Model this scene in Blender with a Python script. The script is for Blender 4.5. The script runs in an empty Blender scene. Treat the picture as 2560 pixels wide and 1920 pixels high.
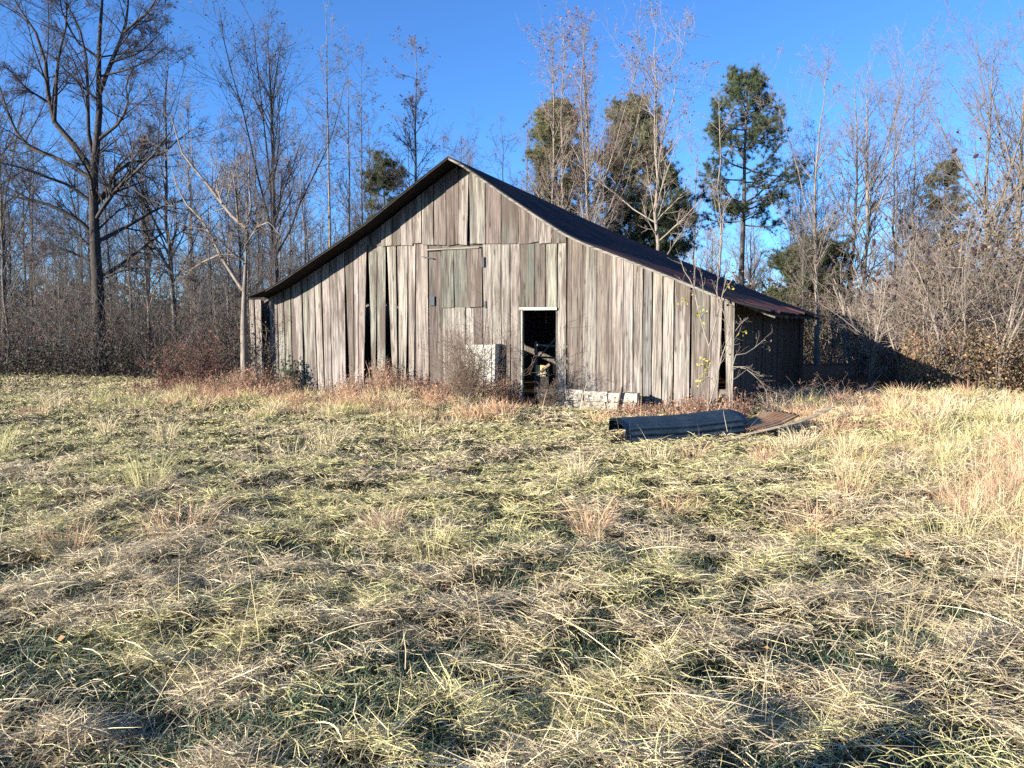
import bpy, math, random
import numpy as np
from mathutils import Vector

R_ = math.radians
SC = bpy.context.scene
COL = SC.collection

# ------------------------------------------------------------------ camera, sky, sun
CAM_H = 1.65
PX_F = 1922.0                     # focal length in pixels of a 2560 wide picture
PITCH = math.atan(140 / PX_F)
cam = bpy.data.cameras.new("camera")
cam.sensor_width = 36.0
cam.lens = 36.0 * PX_F / 2560.0
cam.clip_start = 0.05
cam.clip_end = 3000
camo = bpy.data.objects.new("camera", cam)
COL.objects.link(camo)
camo.location = (0, 0, CAM_H)
camo.rotation_euler = (R_(90) - PITCH, 0, 0)
SC.camera = camo

SUN_EL = R_(14.0)
SUN_TO = (0.875, 0.484)            # ground direction in which shadows fall
world = bpy.data.worlds.new("World")
SC.world = world
world.use_nodes = True
wn = world.node_tree
bg = wn.nodes["Background"]
sky = wn.nodes.new("ShaderNodeTexSky")
sky.sky_type = 'NISHITA'
sky.sun_disc = False
sky.sun_elevation = SUN_EL
sky.sun_rotation = math.atan2(-SUN_TO[0], -SUN_TO[1])
sky.altitude = 2000
sky.air_density = 1.0
sky.dust_density = 0.0
sky.ozone_density = 7.0
wn.links.new(sky.outputs[0], bg.inputs[0])
bg.inputs[1].default_value = 0.098
sun = bpy.data.lights.new("sun", 'SUN')
sun.energy = 5.0
sun.angle = R_(0.5)
sun.color = (1.0, 0.93, 0.82)
suno = bpy.data.objects.new("sun", sun)
COL.objects.link(suno)
suno.location = (-30, -20, 30)
suno.rotation_euler = Vector((SUN_TO[0] * math.cos(SUN_EL), SUN_TO[1] * math.cos(SUN_EL), -math.sin(SUN_EL))).to_track_quat('-Z', 'Y').to_euler()

SC.view_settings.view_transform = 'Standard'
SC.view_settings.look = 'None'
SC.view_settings.exposure = 1.67
SC.view_settings.gamma = 1.0
try:
    SC.cycles.max_bounces = 5
    SC.cycles.diffuse_bounces = 1
    SC.cycles.glossy_bounces = 2
    SC.cycles.transmission_bounces = 3
    SC.cycles.transparent_max_bounces = 4
    SC.cycles.use_denoising = False
except Exception:
    pass

# ------------------------------------------------------------------ measuring helpers
CP, SP = math.cos(PITCH), math.sin(PITCH)
def ray(x, y):
    u, v = (x - 1280) / PX_F, (960 - y) / PX_F
    return np.array([u, CP + v * SP, -SP + v * CP])
def at(x, y, Z):
    """point seen at (x, y) of the 2560 x 1920 picture, Z metres ahead"""
    d = ray(x, y)
    return np.array([0, 0, CAM_H]) + d * (Z / d[1])

# ------------------------------------------------------------------ noise
def _hash(ix, iy, seed):
    h = (ix.astype(np.int64) * 374761393 + iy.astype(np.int64) * 668265263 + seed * 1442695041) & 0xFFFFFFFF
    h = ((h ^ (h >> 13)) * 1274126177) & 0xFFFFFFFF
    h = h ^ (h >> 16)
    return (h & 0xFFFFFF) / float(0xFFFFFF)
def vnoise(x, y, seed=0):
    x = np.asarray(x, float); y = np.asarray(y, float)
    ix, iy = np.floor(x), np.floor(y)
    fx, fy = x - ix, y - iy
    fx = fx * fx * (3 - 2 * fx); fy = fy * fy * (3 - 2 * fy)
    a = _hash(ix, iy, seed); b = _hash(ix + 1, iy, seed)
    c = _hash(ix, iy + 1, seed); d = _hash(ix + 1, iy + 1, seed)
    return (a * (1 - fx) + b * fx) * (1 - fy) + (c * (1 - fx) + d * fx) * fy
def fbm(x, y, seed=0, o=3):
    s = 0; a = 0.5; t = 0
    for k in range(o):
        s = s + a * vnoise(x * 2 ** k, y * 2 ** k, seed + 17 * k); t += a; a *= 0.5
    return s / t
def sstep(a, b, x):
    t = np.clip((np.asarray(x, float) - a) / (b - a), 0, 1)
    return t * t * (3 - 2 * t)

def ground_z(x, y):
    x = np.asarray(x, float); y = np.asarray(y, float)
    near = 1 - sstep(28, 45, np.hypot(x, y - 8))
    big = (fbm(x / 4.2, y / 4.2, 3, 2) - 0.5) * 0.16
    hum = (fbm(x / 0.75, y / 0.75, 11, 2) - 0.5) * 0.09 * sstep(-8, 1, x + 0.25 * y)
    hum = hum + (fbm(x / 0.9, y / 0.9, 15, 2) - 0.5) * 0.06
    mound = 0.22 * np.exp(-((x - 8.6) ** 2 / 5 + (y - 15.2) ** 2 / 2.4)) + 0.12 * np.exp(-((x - 6.6) ** 2 / 4 + (y - 11.8) ** 2 / 1.5))
    # level under the barn
    bx = x * 0.9135 - (y - 15.5) * 0.4067; by = x * 0.4067 + (y - 15.5) * 0.9135
    inb = sstep(-7.2, -6.2, bx) * (1 - sstep(5.6, 6.6, bx)) * sstep(-0.2, 0.9, by - 0.0) * (1 - sstep(11, 13, by))
    far = (fbm(x / 30, y / 30, 5, 2) - 0.5) * 1.0 * sstep(45, 90, np.hypot(x, y))
    return (big + hum + mound) * near * (1 - inb) + far

# ------------------------------------------------------------------ mesh helpers
def link(o, parent=None):
    COL.objects.link(o)
    if parent is not None:
        o.parent = parent
    return o
def tag(o, label=None, cat=None, group=None, kind=None):
    if label: o["label"] = label
    if cat: o["category"] = cat
    if group: o["group"] = group
    if kind: o["kind"] = kind
    return o
def empty(name, loc=(0, 0, 0), rz=0.0):
    o = bpy.data.objects.new(name, None)
    o.empty_display_size = 0.2
    o.location = loc
    o.rotation_euler = (0, 0, rz)
    return link(o)
def mesh_np(name, V, quads=None, tris=None, col=None, rnd=None, smooth=False):
    V = np.ascontiguousarray(V, dtype=np.float32)
    nq = 0 if quads is None else len(quads)
    nt = 0 if tris is None else len(tris)
    me = bpy.data.meshes.new(name)
    me.vertices.add(len(V)); me.vertices.foreach_set("co", V.ravel())
    idx = []; st = []
    if nq:
        idx.append(np.asarray(quads, np.int32).ravel()); st.append(np.arange(nq, dtype=np.int32) * 4)
    if nt:
        idx.append(np.asarray(tris, np.int32).ravel()); st.append(nq * 4 + np.arange(nt, dtype=np.int32) * 3)
    idx = np.concatenate(idx); st = np.concatenate(st)
    me.loops.add(len(idx)); me.loops.foreach_set("vertex_index", idx)
    me.polygons.add(len(st)); me.polygons.foreach_set("loop_start", st)
    me.polygons.foreach_set("use_smooth", np.full(len(st), bool(smooth)))
    if col is not None:
        a = me.color_attributes.new("col", 'FLOAT_COLOR', 'POINT')
        c = np.ones((len(V), 4), np.float32); c[:, :3] = col
        a.data.foreach_set("color", c.ravel())
    if rnd is not None:
        a = me.attributes.new("rnd", 'FLOAT', 'POINT')
        a.data.foreach_set("value", np.asarray(rnd, np.float32))
    me.update(calc_edges=True)
    return me
class MB:
    """collects pieces and links them as one mesh object"""
    def __init__(s): s.V = []; s.Q = []; s.T = []; s.C = []; s.Rn = []; s.n = 0
    def add(s, V, Q=None, T=None, col=(0.5, 0.5, 0.5), rnd=0.0):
        V = np.asarray(V, float)
        s.V.append(V)
        if Q is not None and len(Q): s.Q.append(np.asarray(Q, int) + s.n)
        if T is not None and len(T): s.T.append(np.asarray(T, int) + s.n)
        c = np.asarray(col, float)
        s.C.append(np.broadcast_to(c, (len(V), 3)) if c.ndim == 1 else c)
        r = np.asarray(rnd, float)
        s.Rn.append(np.full(len(V), float(r)) if r.ndim == 0 else r)
        s.n += len(V)
    def box(s, p0, p1, col=(0.5, 0.5, 0.5), rnd=0.0):
        x0, y0, z0 = p0; x1, y1, z1 = p1
        V = [(x0, y0, z0), (x1, y0, z0), (x1, y1, z0), (x0, y1, z0), (x0, y0, z1), (x1, y0, z1), (x1, y1, z1), (x0, y1, z1)]
        s.add(V, [(0, 3, 2, 1), (4, 5, 6, 7), (0, 1, 5, 4), (1, 2, 6, 5), (2, 3, 7, 6), (3, 0, 4, 7)], None, col, rnd)
    def bar(s, a, b, w, h, col=(0.5, 0.5, 0.5), rnd=0.0, up=(0, 0, 1)):
        a = np.asarray(a, float); b = np.asarray(b, float); d = b - a; d = d / np.linalg.norm(d)
        sd = np.cross(d, up); sd = sd / (np.linalg.norm(sd) + 1e-9); u2 = np.cross(sd, d)
        V = []
        for p in (a, b):
            for i, j in ((-1, -1), (1, -1), (1, 1), (-1, 1)):
                V.append(p + sd * i * w / 2 + u2 * j * h / 2)
        s.add(V, [(0, 1, 2, 3), (7, 6, 5, 4), (0, 4, 5, 1), (1, 5, 6, 2), (2, 6, 7, 3), (3, 7, 4, 0)], None, col, rnd)
    def tubes(s, P, Rr, S, col, rnd=0.0):
        V, Q, M, K = tube_arrays(P, Rr, S)
        c = np.asarray(col, float)
        if c.ndim == 2: c = np.repeat(c, K * S, axis=0)
        s.add(V, Q, None, c, rnd)
    def build(s, name, mat, parent=None, smooth=False):
        if not s.V: return None
        V = np.concatenate(s.V); Q = np.concatenate(s.Q) if s.Q else None; T = np.concatenate(s.T) if s.T else None
        me = mesh_np(name, V, Q, T, np.concatenate(s.C), np.concatenate(s.Rn), smooth)
        me.materials.append(mat)
        return link(bpy.data.objects.new(name, me), parent)
def nrm(v): return v / (np.linalg.norm(v, axis=-1, keepdims=True) + 1e-9)
def tube_arrays(P, Rr, S):
    P = np.asarray(P, float); Rr = np.asarray(Rr, float)
    M, K = P.shape[:2]
    T = np.empty_like(P); T[:, 1:-1] = P[:, 2:] - P[:, :-2]; T[:, 0] = P[:, 1] - P[:, 0]; T[:, -1] = P[:, -1] - P[:, -2]
    T = nrm(T)
    ref = np.where(np.abs(T[..., 2:3]) < 0.8, np.array([0, 0, 1.0]), np.array([0.0, 1.0, 0]))
    ref = np.broadcast_to(ref[:, :1], P.shape)
    A = nrm(np.cross(T, ref)); B = np.cross(T, A)
    ang = np.arange(S) * 2 * math.pi / S
    V = P[:, :, None, :] + Rr[:, :, None, None] * (A[:, :, None, :] * np.cos(ang)[None, None, :, None] + B[:, :, None, :] * np.sin(ang)[None, None, :, None])
    V = V.reshape(-1, 3)
    m = np.arange(M)[:, None, None] * K * S; k = np.arange(K - 1)[None, :, None] * S; i = np.arange(S)[None, None, :]
    j = (i + 1) % S
    Q = np.stack([m + k + i, m + k + j, m + k + S + j, m + k + S + i], -1).reshape(-1, 4)
    return V, Q, M, K
def copy_thing(root, loc, rz=0.0, sc=1.0, label=None, group=None):
    r = root.copy(); COL.objects.link(r)
    r.location = loc; r.rotation_euler = (0, 0, rz); r.scale = (sc, sc, sc) if np.ndim(sc) == 0 else sc
    if label: r["label"] = label
    if group: r["group"] = group
    for ch in root.children:
        c = ch.copy(); COL.objects.link(c); c.parent = r
    return r

# ------------------------------------------------------------------ materials
def new_mat(name):
    m = bpy.data.materials.new(name); m.use_nodes = True
    nt = m.node_tree
    return m, nt, nt.nodes["Principled BSDF"], nt.nodes["Material Output"]
def N(nt, t, **kw):
    n = nt.nodes.new(t)
    for k, v in kw.items(): setattr(n, k, v)
    return n
def mixc(nt, mode, fac, a, b):
    n = nt.nodes.new("ShaderNodeMix"); n.data_type = 'RGBA'; n.blend_type = mode
    for sock, val in ((n.inputs[0], fac), (n.inputs[6], a), (n.inputs[7], b)):
        if hasattr(val, "is_output"): nt.links.new(val, sock)
        elif np.ndim(val) == 0: sock.default_value = val
        else: sock.default_value = (*val, 1.0)
    return n.outputs[2]
def ramp(nt, fac, stops):
    n = nt.nodes.new("ShaderNodeValToRGB")
    cr = n.color_ramp
    while len(cr.elements) > 1: cr.elements.remove(cr.elements[-1])
    cr.elements[0].position = stops[0][0]; cr.elements[0].color = (*stops[0][1], 1) if np.ndim(stops[0][1]) else (stops[0][1],) * 3 + (1,)
    for p, c in stops[1:]:
        e = cr.elements.new(p); e.color = (*c, 1) if np.ndim(c) else (c, c, c, 1)
    nt.links.new(fac, n.inputs[0])
    return n.outputs[0]
def noise(nt, vec, scale, detail=4, rough=0.55):
    n = nt.nodes.new("ShaderNodeTexNoise")
    n.inputs["Scale"].default_value = scale; n.inputs["Detail"].default_value = detail; n.inputs["Roughness"].default_value = rough
    if vec is not None: nt.links.new(vec, n.inputs["Vector"])
    return n.outputs["Fac"]
def mapping(nt, vec, scale, loc=(0, 0, 0)):
    n = nt.nodes.new("ShaderNodeMapping"); n.inputs["Scale"].default_value = scale; n.inputs["Location"].default_value = loc
    nt.links.new(vec, n.inputs["Vector"])
    return n.outputs[0]
def objco(nt): return nt.nodes.new("ShaderNodeTexCoord").outputs["Object"]
def attr(nt, name, out="Color"):
    n = nt.nodes.new("ShaderNodeAttribute"); n.attribute_name = name
    return n.outputs[out]
def bump(nt, h, b, strength=0.4, dist=0.01):
    n = nt.nodes.new("ShaderNodeBump"); n.inputs["Strength"].default_value = strength; n.inputs["Distance"].default_value = dist
    nt.links.new(h, n.inputs["Height"]); nt.links.new(n.outputs[0], b.inputs["Normal"])

def mat_wood(name, dark=1.0, stain=True, axis=2):
    m, nt, b, out = new_mat(name)
    co = objco(nt)
    ad = nt.nodes.new("ShaderNodeVectorMath"); ad.operation = 'ADD'
    cx = nt.nodes.new("ShaderNodeCombineXYZ")
    ml = nt.nodes.new("ShaderNodeMath"); ml.operation = 'MULTIPLY'; ml.inputs[1].default_value = 37.0
    nt.links.new(attr(nt, "rnd", "Fac"), ml.inputs[0])
    for k in range(3): nt.links.new(ml.outputs[0], cx.inputs[k])
    nt.links.new(co, ad.inputs[0]); nt.links.new(cx.outputs[0], ad.inputs[1])
    v = ad.outputs[0]
    def sc(a, l):
        s = [a, a, a]; s[axis] = l
        return tuple(s)
    g1 = noise(nt, mapping(nt, v, sc(42, 1.6)), 1.0, 6, 0.65)      # fine grain
    g2 = noise(nt, mapping(nt, v, sc(15, 0.45)), 1.0, 5, 0.65)        # broad streaks
    g3 = noise(nt, mapping(nt, v, sc(110, 2.5)), 1.0, 3, 0.6)      # hairline cracks
    kn = nt.nodes.new("ShaderNodeTexVoronoi"); kn.inputs["Scale"].default_value = 1.0
    nt.links.new(mapping(nt, v, sc(5.5, 1.7)), kn.inputs["Vector"])
    c = attr(nt, "col")
    c = mixc(nt, 'MULTIPLY', 1.0, c, ramp(nt, g1, [(0.33, 0.18), (0.45, 0.80), (0.56, 1.10), (0.70, 1.6)]))
    c = mixc(nt, 'MULTIPLY', 0.85, c, ramp(nt, g2, [(0.33, (0.28, 0.25, 0.23)), (0.44, (0.78, 0.76, 0.74)), (0.54, (1.05, 1.05, 1.05)), (0.70, (1.30, 1.27, 1.22))]))
    c = mixc(nt, 'MULTIPLY', 0.9, c, ramp(nt, g3, [(0.30, 0.30), (0.37, 1.0)]))
    c = mixc(nt, 'MULTIPLY', 0.8, c, ramp(nt, kn.outputs["Distance"], [(0.0, (0.18, 0.13, 0.10)), (0.09, (0.45, 0.38, 0.33)), (0.17, (1, 1, 1))]))
    if stain:
        st = noise(nt, mapping(nt, v, sc(3.2, 0.55)), 1.0, 3, 0.6)
        c = mixc(nt, 'MIX', ramp(nt, st, [(0.56, 0.0), (0.70, 0.55)]), c, (0.085, 0.105, 0.088))
        st2 = noise(nt, mapping(nt, v, sc(4.0, 0.45), (9, 3, 5)), 1.0, 4, 0.65)
        c = mixc(nt, 'MIX', ramp(nt, st2, [(0.52, 0.0), (0.62, 0.85)]), c, (0.070, 0.052, 0.042))
    if dark != 1.0: c = mixc(nt, 'MULTIPLY', 1.0, c, (dark,) * 3)
    nt.links.new(c, b.inputs["Base Color"])
    b.inputs["Roughness"].default_value = 0.85
    b.inputs["Specular IOR Level"].default_value = 0.25
    hm = nt.nodes.new("ShaderNodeMath"); hm.operation = 'ADD'
    nt.links.new(g1, hm.inputs[0]); nt.links.new(ramp(nt, g3, [(0.30, 0.0), (0.42, 0.6)]), hm.inputs[1])
    bump(nt, hm.outputs[0], b, 0.55, 0.006)
    return m
def mat_attr(name, rough=0.8, transl=0.0, var=0.25, nscale=6.0, spec=0.25, fine=None):
    m, nt, b, out = new_mat(name)
    c = attr(nt, "col")
    n = noise(nt, objco(nt), nscale, 3)
    c = mixc(nt, 'MULTIPLY', 1.0, c, ramp(nt, n, [(0.25, 1 - var), (0.75, 1 + var)]))
    if fine:
        f = noise(nt, mapping(nt, objco(nt), fine), 1.0, 5, 0.65)
        c = mixc(nt, 'MULTIPLY', 1.0, c, ramp(nt, f, [(0.32, 0.45), (0.5, 1.0), (0.7, 1.3)]))
        bump(nt, f, b, 0.6, 0.02)
    nt.links.new(c, b.inputs["Base Color"])
    b.inputs["Roughness"].default_value = rough
    b.inputs["Specular IOR Level"].default_value = spec
    if transl > 0:
        tr = nt.nodes.new("ShaderNodeBsdfTranslucent"); nt.links.new(c, tr.inputs[0])
        mx = nt.nodes.new("ShaderNodeMixShader"); mx.inputs[0].default_value = transl
        nt.links.new(b.outputs[0], mx.inputs[1]); nt.links.new(tr.outputs[0], mx.inputs[2])
        nt.links.new(mx.outputs[0], out.inputs[0])
    return m
def mat_rust(name, base, rust, amount=0.5, rough=0.6, metal=0.0, scale=2.0):
    m, nt, b, out = new_mat(name)
    co = objco(nt)
    n1 = noise(nt, co, scale, 6, 0.65); n2 = noise(nt, co, scale * 14, 4, 0.6)
    c = mixc(nt, 'MIX', ramp(nt, n1, [(amount - 0.12, 1.0), (amount + 0.12, 0.0)]), base, rust)
    c = mixc(nt, 'MULTIPLY', 1.0, c, ramp(nt, n2, [(0.3, 0.6), (0.7, 1.3)]))
    nt.links.new(c, b.inputs["Base Color"])
    b.inputs["Roughness"].default_value = rough; b.inputs["Metallic"].default_value = metal
    b.inputs["Specular IOR Level"].default_value = 0.3
    bump(nt, n2, b, 0.25, 0.003)
    return m
def mat_ground():
    m, nt, b, out = new_mat("ground soil")
    co = objco(nt)
    n1 = noise(nt, co, 0.9, 5); n2 = noise(nt, co, 12, 5, 0.7); n3 = noise(nt, co, 55, 3, 0.7)
    c = ramp(nt, n1, [(0.3, (0.022, 0.022, 0.010)), (0.55, (0.05, 0.041, 0.022)), (0.75, (0.08, 0.062, 0.034))])
    lit = attr(nt, "col")
    litter = ramp(nt, n2, [(0.3, (0.050, 0.030, 0.020)), (0.5, (0.13, 0.075, 0.045)), (0.7, (0.20, 0.12, 0.075))])
    sp = nt.nodes.new("ShaderNodeSeparateColor"); nt.links.new(lit, sp.inputs[0])
    c = mixc(nt, 'MIX', sp.outputs[0], c, litter)
    c = mixc(nt, 'MULTIPLY', 1.0, c, ramp(nt, n3, [(0.3, 0.45), (0.65, 1.35)]))
    nt.links.new(c, b.inputs["Base Color"]); b.inputs["Roughness"].default_value = 1.0
    b.inputs["Specular IOR Level"].default_value = 0.05
    bump(nt, n2, b, 0.8, 0.05)
    return m
M_WOOD = mat_wood("weathered plank wood")
M_WOODIN = mat_wood("old beam wood", 0.9, False)
M_WOODH = mat_wood("weathered horizontal wood", 1.0, False, 0)
M_ROOF = mat_rust("old tin roof", (0.014, 0.012, 0.015), (0.13, 0.036, 0.024), 0.44, 0.75, 0.0, 1.3)
M_ROOF_UNDER = mat_rust("shade-dark roof underside", (0.012, 0.010, 0.010), (0.022, 0.015, 0.012), 0.4, 0.9)  # roof underside and edges near black: overhang shade put into the colour
M_RUST = mat_rust("rusty sheet", (0.30, 0.20, 0.12), (0.22, 0.11, 0.055), 0.5, 0.75, 0.0, 3.0)
M_NAVY = mat_rust("dark blue sheet metal", (0.018, 0.034, 0.050), (0.040, 0.058, 0.072), 0.42, 0.38, 0.0, 3.0)
M_ENAMEL = mat_rust("white enamel", (0.40, 0.39, 0.34), (0.20, 0.15, 0.10), 0.38, 0.35, 0.0, 3.5)
M_NAVY2 = mat_rust("dark cabinet side", (0.020, 0.030, 0.042), (0.07, 0.05, 0.04), 0.33, 0.5, 0.0, 4.0)  # dark navy for the cabinet's right side panel
M_IRON = mat_rust("grey hinge iron", (0.040, 0.046, 0.055), (0.03, 0.026, 0.022), 0.42, 0.7, 0.0, 9.0)
M_STONE = mat_attr("pale block", 0.9, 0, 0.22, 5.0, 0.2, (14, 14, 9))
M_BARK = mat_attr("bark", 0.9, 0, 0.3, 2.5, 0.15, (26, 26, 4))
M_TWIG = mat_attr("twig", 0.85, 0, 0.15, 3.0, 0.2)
M_LEAF = mat_attr("leaf", 0.7, 0.3, 0.15, 3.0, 0.25)
M_NEEDLE = mat_attr("needle", 0.55, 0.25, 0.2, 1.5, 0.3)
M_GRASS = mat_attr("grass blade", 0.55, 0.28, 0.15, 2.0, 0.35)
M_GROUND = mat_ground()

# ------------------------------------------------------------------ ground
def axis(lo, hi, f0, f1, step, grow=1.25):
    a = list(np.arange(f0, f1 + 1e-6, step))
    s = step; x = f1
    while x < hi: s *= grow; x += s; a.append(min(x, hi))
    s = step; x = f0
    while x > lo: s *= grow; x -= s; a.insert(0, max(x, lo))
    return np.array(a)
gx = axis(-900, 900, -16, 16, 0.11); gy = axis(-400, 1200, 1.5, 26, 0.11)
GX, GY = np.meshgrid(gx, gy)
GZ = ground_z(GX, GY)
V = np.stack([GX, GY, GZ], -1).reshape(-1, 3)
ny, nx = GX.shape
ii = (np.arange(ny - 1)[:, None] * nx + np.arange(nx - 1)[None, :]).ravel()
Q = np.stack([ii, ii + 1, ii + nx + 1, ii + nx], -1)
edge = 23.5 - 0.22 * GX + 0 * GY
edge = np.where(GX > 3, np.minimum(edge, 19.5), edge) + (fbm(GX / 2, GY / 2, 9) - 0.5) * 3
litter = sstep(-1.5, 1.5, GY - edge).ravel()
me = mesh_np("ground", V, Q, None, np.stack([litter] * 3, -1), None, True)
me.materials.append(M_GROUND)
tag(link(bpy.data.objects.new("ground", me)), "bumpy meadow ground under the dry grass and leaf litter", kind="structure")

# ------------------------------------------------------------------ barn
YAW = R_(24)
CU, SU = math.cos(YAW), math.sin(YAW)
B0 = np.array([0.289 * 14.9, 14.9, 0.0])             # right front corner of the wall, on the ground
BU = np.array([CU, -SU, 0]); BD = np.array([SU, CU, 0])
def F(x, y, dy=0.0):
    """(a, z) on the front wall plane (pushed dy into the barn) of the point seen at (x, y)"""
    d = ray(x, y); o = np.array([0, 0, CAM_H])
    t = np.dot(B0 + BD * dy - o, BD) / np.dot(d, BD)
    p = o + d * t
    return float(np.dot(p - B0, BU)), float(p[2])
def Fa(x, y=820, dy=0.0): return F(x, y, dy)[0]
OH = 0.56
DEPTH = 10.0
barn = empty("old_barn", B0, -YAW)
tag(barn, "weathered grey plank barn with a dark tin roof and open doorway", "barn")
rg = np.random.default_rng(7)

rake_l = [(1120, 391), (1010, 478), (909, 560), (840, 608), (733, 680), (701, 702), (662, 725), (618, 742)]
rake_r = [(1120, 391), (1154, 409), (1262, 484), (1349, 542), (1410, 581), (1453, 602), (1560, 643), (1690, 694), (1836, 754), (1926, 777)]
RL = [F(x, y, -OH) for x, y in rake_l]
RR = [F(x, y, -OH) for x, y in rake_r]
far_pts = [(1466, 549), (1560, 592), (1690, 646), (1836, 706), (1940, 748), (2051, 789)]
RB = [F(x, y, DEPTH) for x, y in far_pts]
prof = sorted(RL + RR)
pa = np.array([p[0] for p in prof]); pz = np.array([p[1] for p in prof])
def roof_z(a): return float(np.interp(a, pa, pz))
A_PEAK = RR[0][0]

def wood_col(tone, r=rg):
    """base colour of one board"""
    base = np.array([0.215, 0.186, 0.160])
    if tone == 'g': base = np.array([0.178, 0.170, 0.140])
    elif tone == 'gg': base = np.array([0.108, 0.108, 0.086])
    elif tone == 'd': base = np.array([0.128, 0.106, 0.090])
    elif tone == 'p': base = np.array([0.248, 0.218, 0.188])
    elif tone == 'b': base = np.array([0.180, 0.172, 0.158])
    return base * r.uniform(0.80, 1.14) * (1 + r.normal(0, 0.02, 3))
def board(mb, tl, tr, bl, br, ztl, ztr, zb, y, th=0.022, tone='', warp=0.008, bow=0.0, nz=8, bjit=0.03):
    """one upright plank, warped a little along its length"""
    t = np.linspace(0, 1, nz + 1)
    zbl, zbr = zb + rg.normal(0, bjit), zb + rg.normal(0, bjit)
    r0 = rg.normal(0, warp, 4); yw0, yw1 = rg.normal(0, 0.004, 2)
    V = []
    for k in t:
        j = rg.normal(0, 0.0022, 2)
        xl = bl + (tl - bl) * k + j[0] + bow * math.sin(math.pi * k); xr = br + (tr - br) * k + j[1] + bow * math.sin(math.pi * k)
        zl = zbl + (ztl - zbl) * k; zr = zbr + (ztr - zbr) * k
        w = r0[0] * math.sin(3.1 * k + r0[1] * 90) + r0[2] * (1 - k) ** 2
        V += [(xl, y + w + yw0, zl), (xr, y + w + yw1, zr), (xr, y + w + yw1 + th, zr), (xl, y + w + yw0 + th, zl)]
    Q = []
    for k in range(nz):
        o = 4 * k
        for i in range(4):
            j = (i + 1) % 4
            Q.append((o + i, o + j, o + 4 + j, o + 4 + i))
    Q += [(3, 2, 1, 0), (4 * nz, 4 * nz + 1, 4 * nz + 2, 4 * nz + 3)]
    mb.add(V, Q, None, wood_col(tone), rg.uniform(0, 1))

# front wall boards: (top left, top right, bottom left, bottom right, tone) in picture columns
batL, batR = (896, 615), (1417, 607)
zbat = (F(*batL)[1] , F(*batR)[1])
aBL, aBR = Fa(896), Fa(1417)
def bat_z(a): return zbat[0] + (zbat[1] - zbat[0]) * (a - aBL) / (aBR - aBL)
def px_board(mb, tl, tr, bl, br, tone='', zt=None, zb=0.02, y=0.0, gap=0.007, **kw):
    a = [Fa(v) for v in (tl, tr, bl, br)]
    a[0] += gap; a[2] += gap; a[1] -= gap; a[3] -= gap
    if zt is None:
        z0, z1 = roof_z(a[0]) - 0.05, roof_z(a[1]) - 0.05
        if aBL - 0.02 < (a[0] + a[1]) / 2 < aBR + 0.02:
            z0 = z1 = bat_z((a[0] + a[1]) / 2) + 0.05
    else: z0 = z1 = zt
    board(mb, a[0], a[1], a[2], a[3], z0, z1, zb, y, tone=tone, **kw)
fw = MB()
FL = [(624, 637, 626, 638, 'p', 0.0), (638, 654, 640, 655, '', 0.0),
      (674, 693.5, 672, 695, '', 0), (693.5, 710, 695.5, 712, 'p', 0), (710, 728, 712, 730, 'g', 0), (728, 757, 730, 757.5, 'p', 0),
      (757.5, 772, 760, 777, 'g', 0), (772, 787, 777, 792, '', 0), (787, 805, 792, 809, '', 0), (805, 826, 809, 828, 'p', 0),
      (826, 844, 828, 846, '', 0), (844, 863, 847, 864, '', 0), (864, 885, 872, 884, 'd', 0.0), (885, 901, 884, 893.5, '', 0),
      (901, 921, 893.5, 907, '', 0), (921.5, 943, 927, 934, 'g', 0.02), (946, 967, 941, 962, 'g', 0.0), (968.5, 993, 981, 995, '', 0.0),
      (993.5, 1021, 995.5, 1012, 'p', 0.0), (1021.5, 1042, 1019, 1033, '', 0), (1042, 1071, 1036, 1071, '', 0),
      (1072, 1104, 1072, 1106, 'd', 0.012),
      (1206, 1230, 1208, 1232, '', 0), (1230, 1252, 1232, 1254, '', 0), (1252, 1275.6, 1254, 1277, 'p', 0), (1275.6, 1300, 1277, 1301, '', 0),
      (1392.5, 1416, 1393, 1417, 'p', 0.0),
      (1417.5, 1456.6, 1418, 1456, 'd', 0), (1456.6, 1490.8, 1456, 1491, '', 0), (1490.8, 1528.8, 1491, 1530, 'd', 0), (1528.8, 1557, 1530, 1558, '', 0),
      (1557, 1582.7, 1558, 1584, '', 0), (1582.7, 1606, 1585, 1608, 'p', 0), (1606, 1629.4, 1608, 1630, 'b', 0), (1629.4, 1656, 1630.5, 1657, 'p', 0),
      (1656, 1683, 1657, 1684, 'p', 0), (1684, 1726, 1685, 1727, '', 0), (1727, 1774, 1728, 1774, 'd', 0.006), (1774, 1806, 1774, 1797, 'p', 0),
      (1807, 1836, 1822, 1836, '', 0)]
for tl, tr, bl, br, tone, dy in FL:
    px_board(fw, tl, tr, bl, br, tone, y=dy + rg.normal(0, 0.004), bow=(0.018 if tl in (993.5,) else 0.0) - (0.012 if tl == 968.5 else 0),
             zb=-0.05, gap=0.007 if rg.random() < 0.55 else 0.015)
z_hb = F(1140, 768)[1]                                   # bottom of the hatch
for e0, e1, tone in ((1106, 1137, ''), (1137, 1164, 'p'), (1164, 1184, 'p'), (1184, 1206, 'd')):
    px_board(fw, e0, e1, e0, e1, tone, zt=z_hb, zb=-0.05)
z_dt = F(1345, 769)[1]                                   # top of the doorway
for e0, e1, tone in ((1300, 1336, 'd'), (1336, 1363, 'd'), (1363, 1392, 'g')):
    px_board(fw, e0, e1, e0, e1, tone, zb=z_dt, bjit=0.004)
fw.build("front_wall", M_WOOD, barn)
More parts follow.
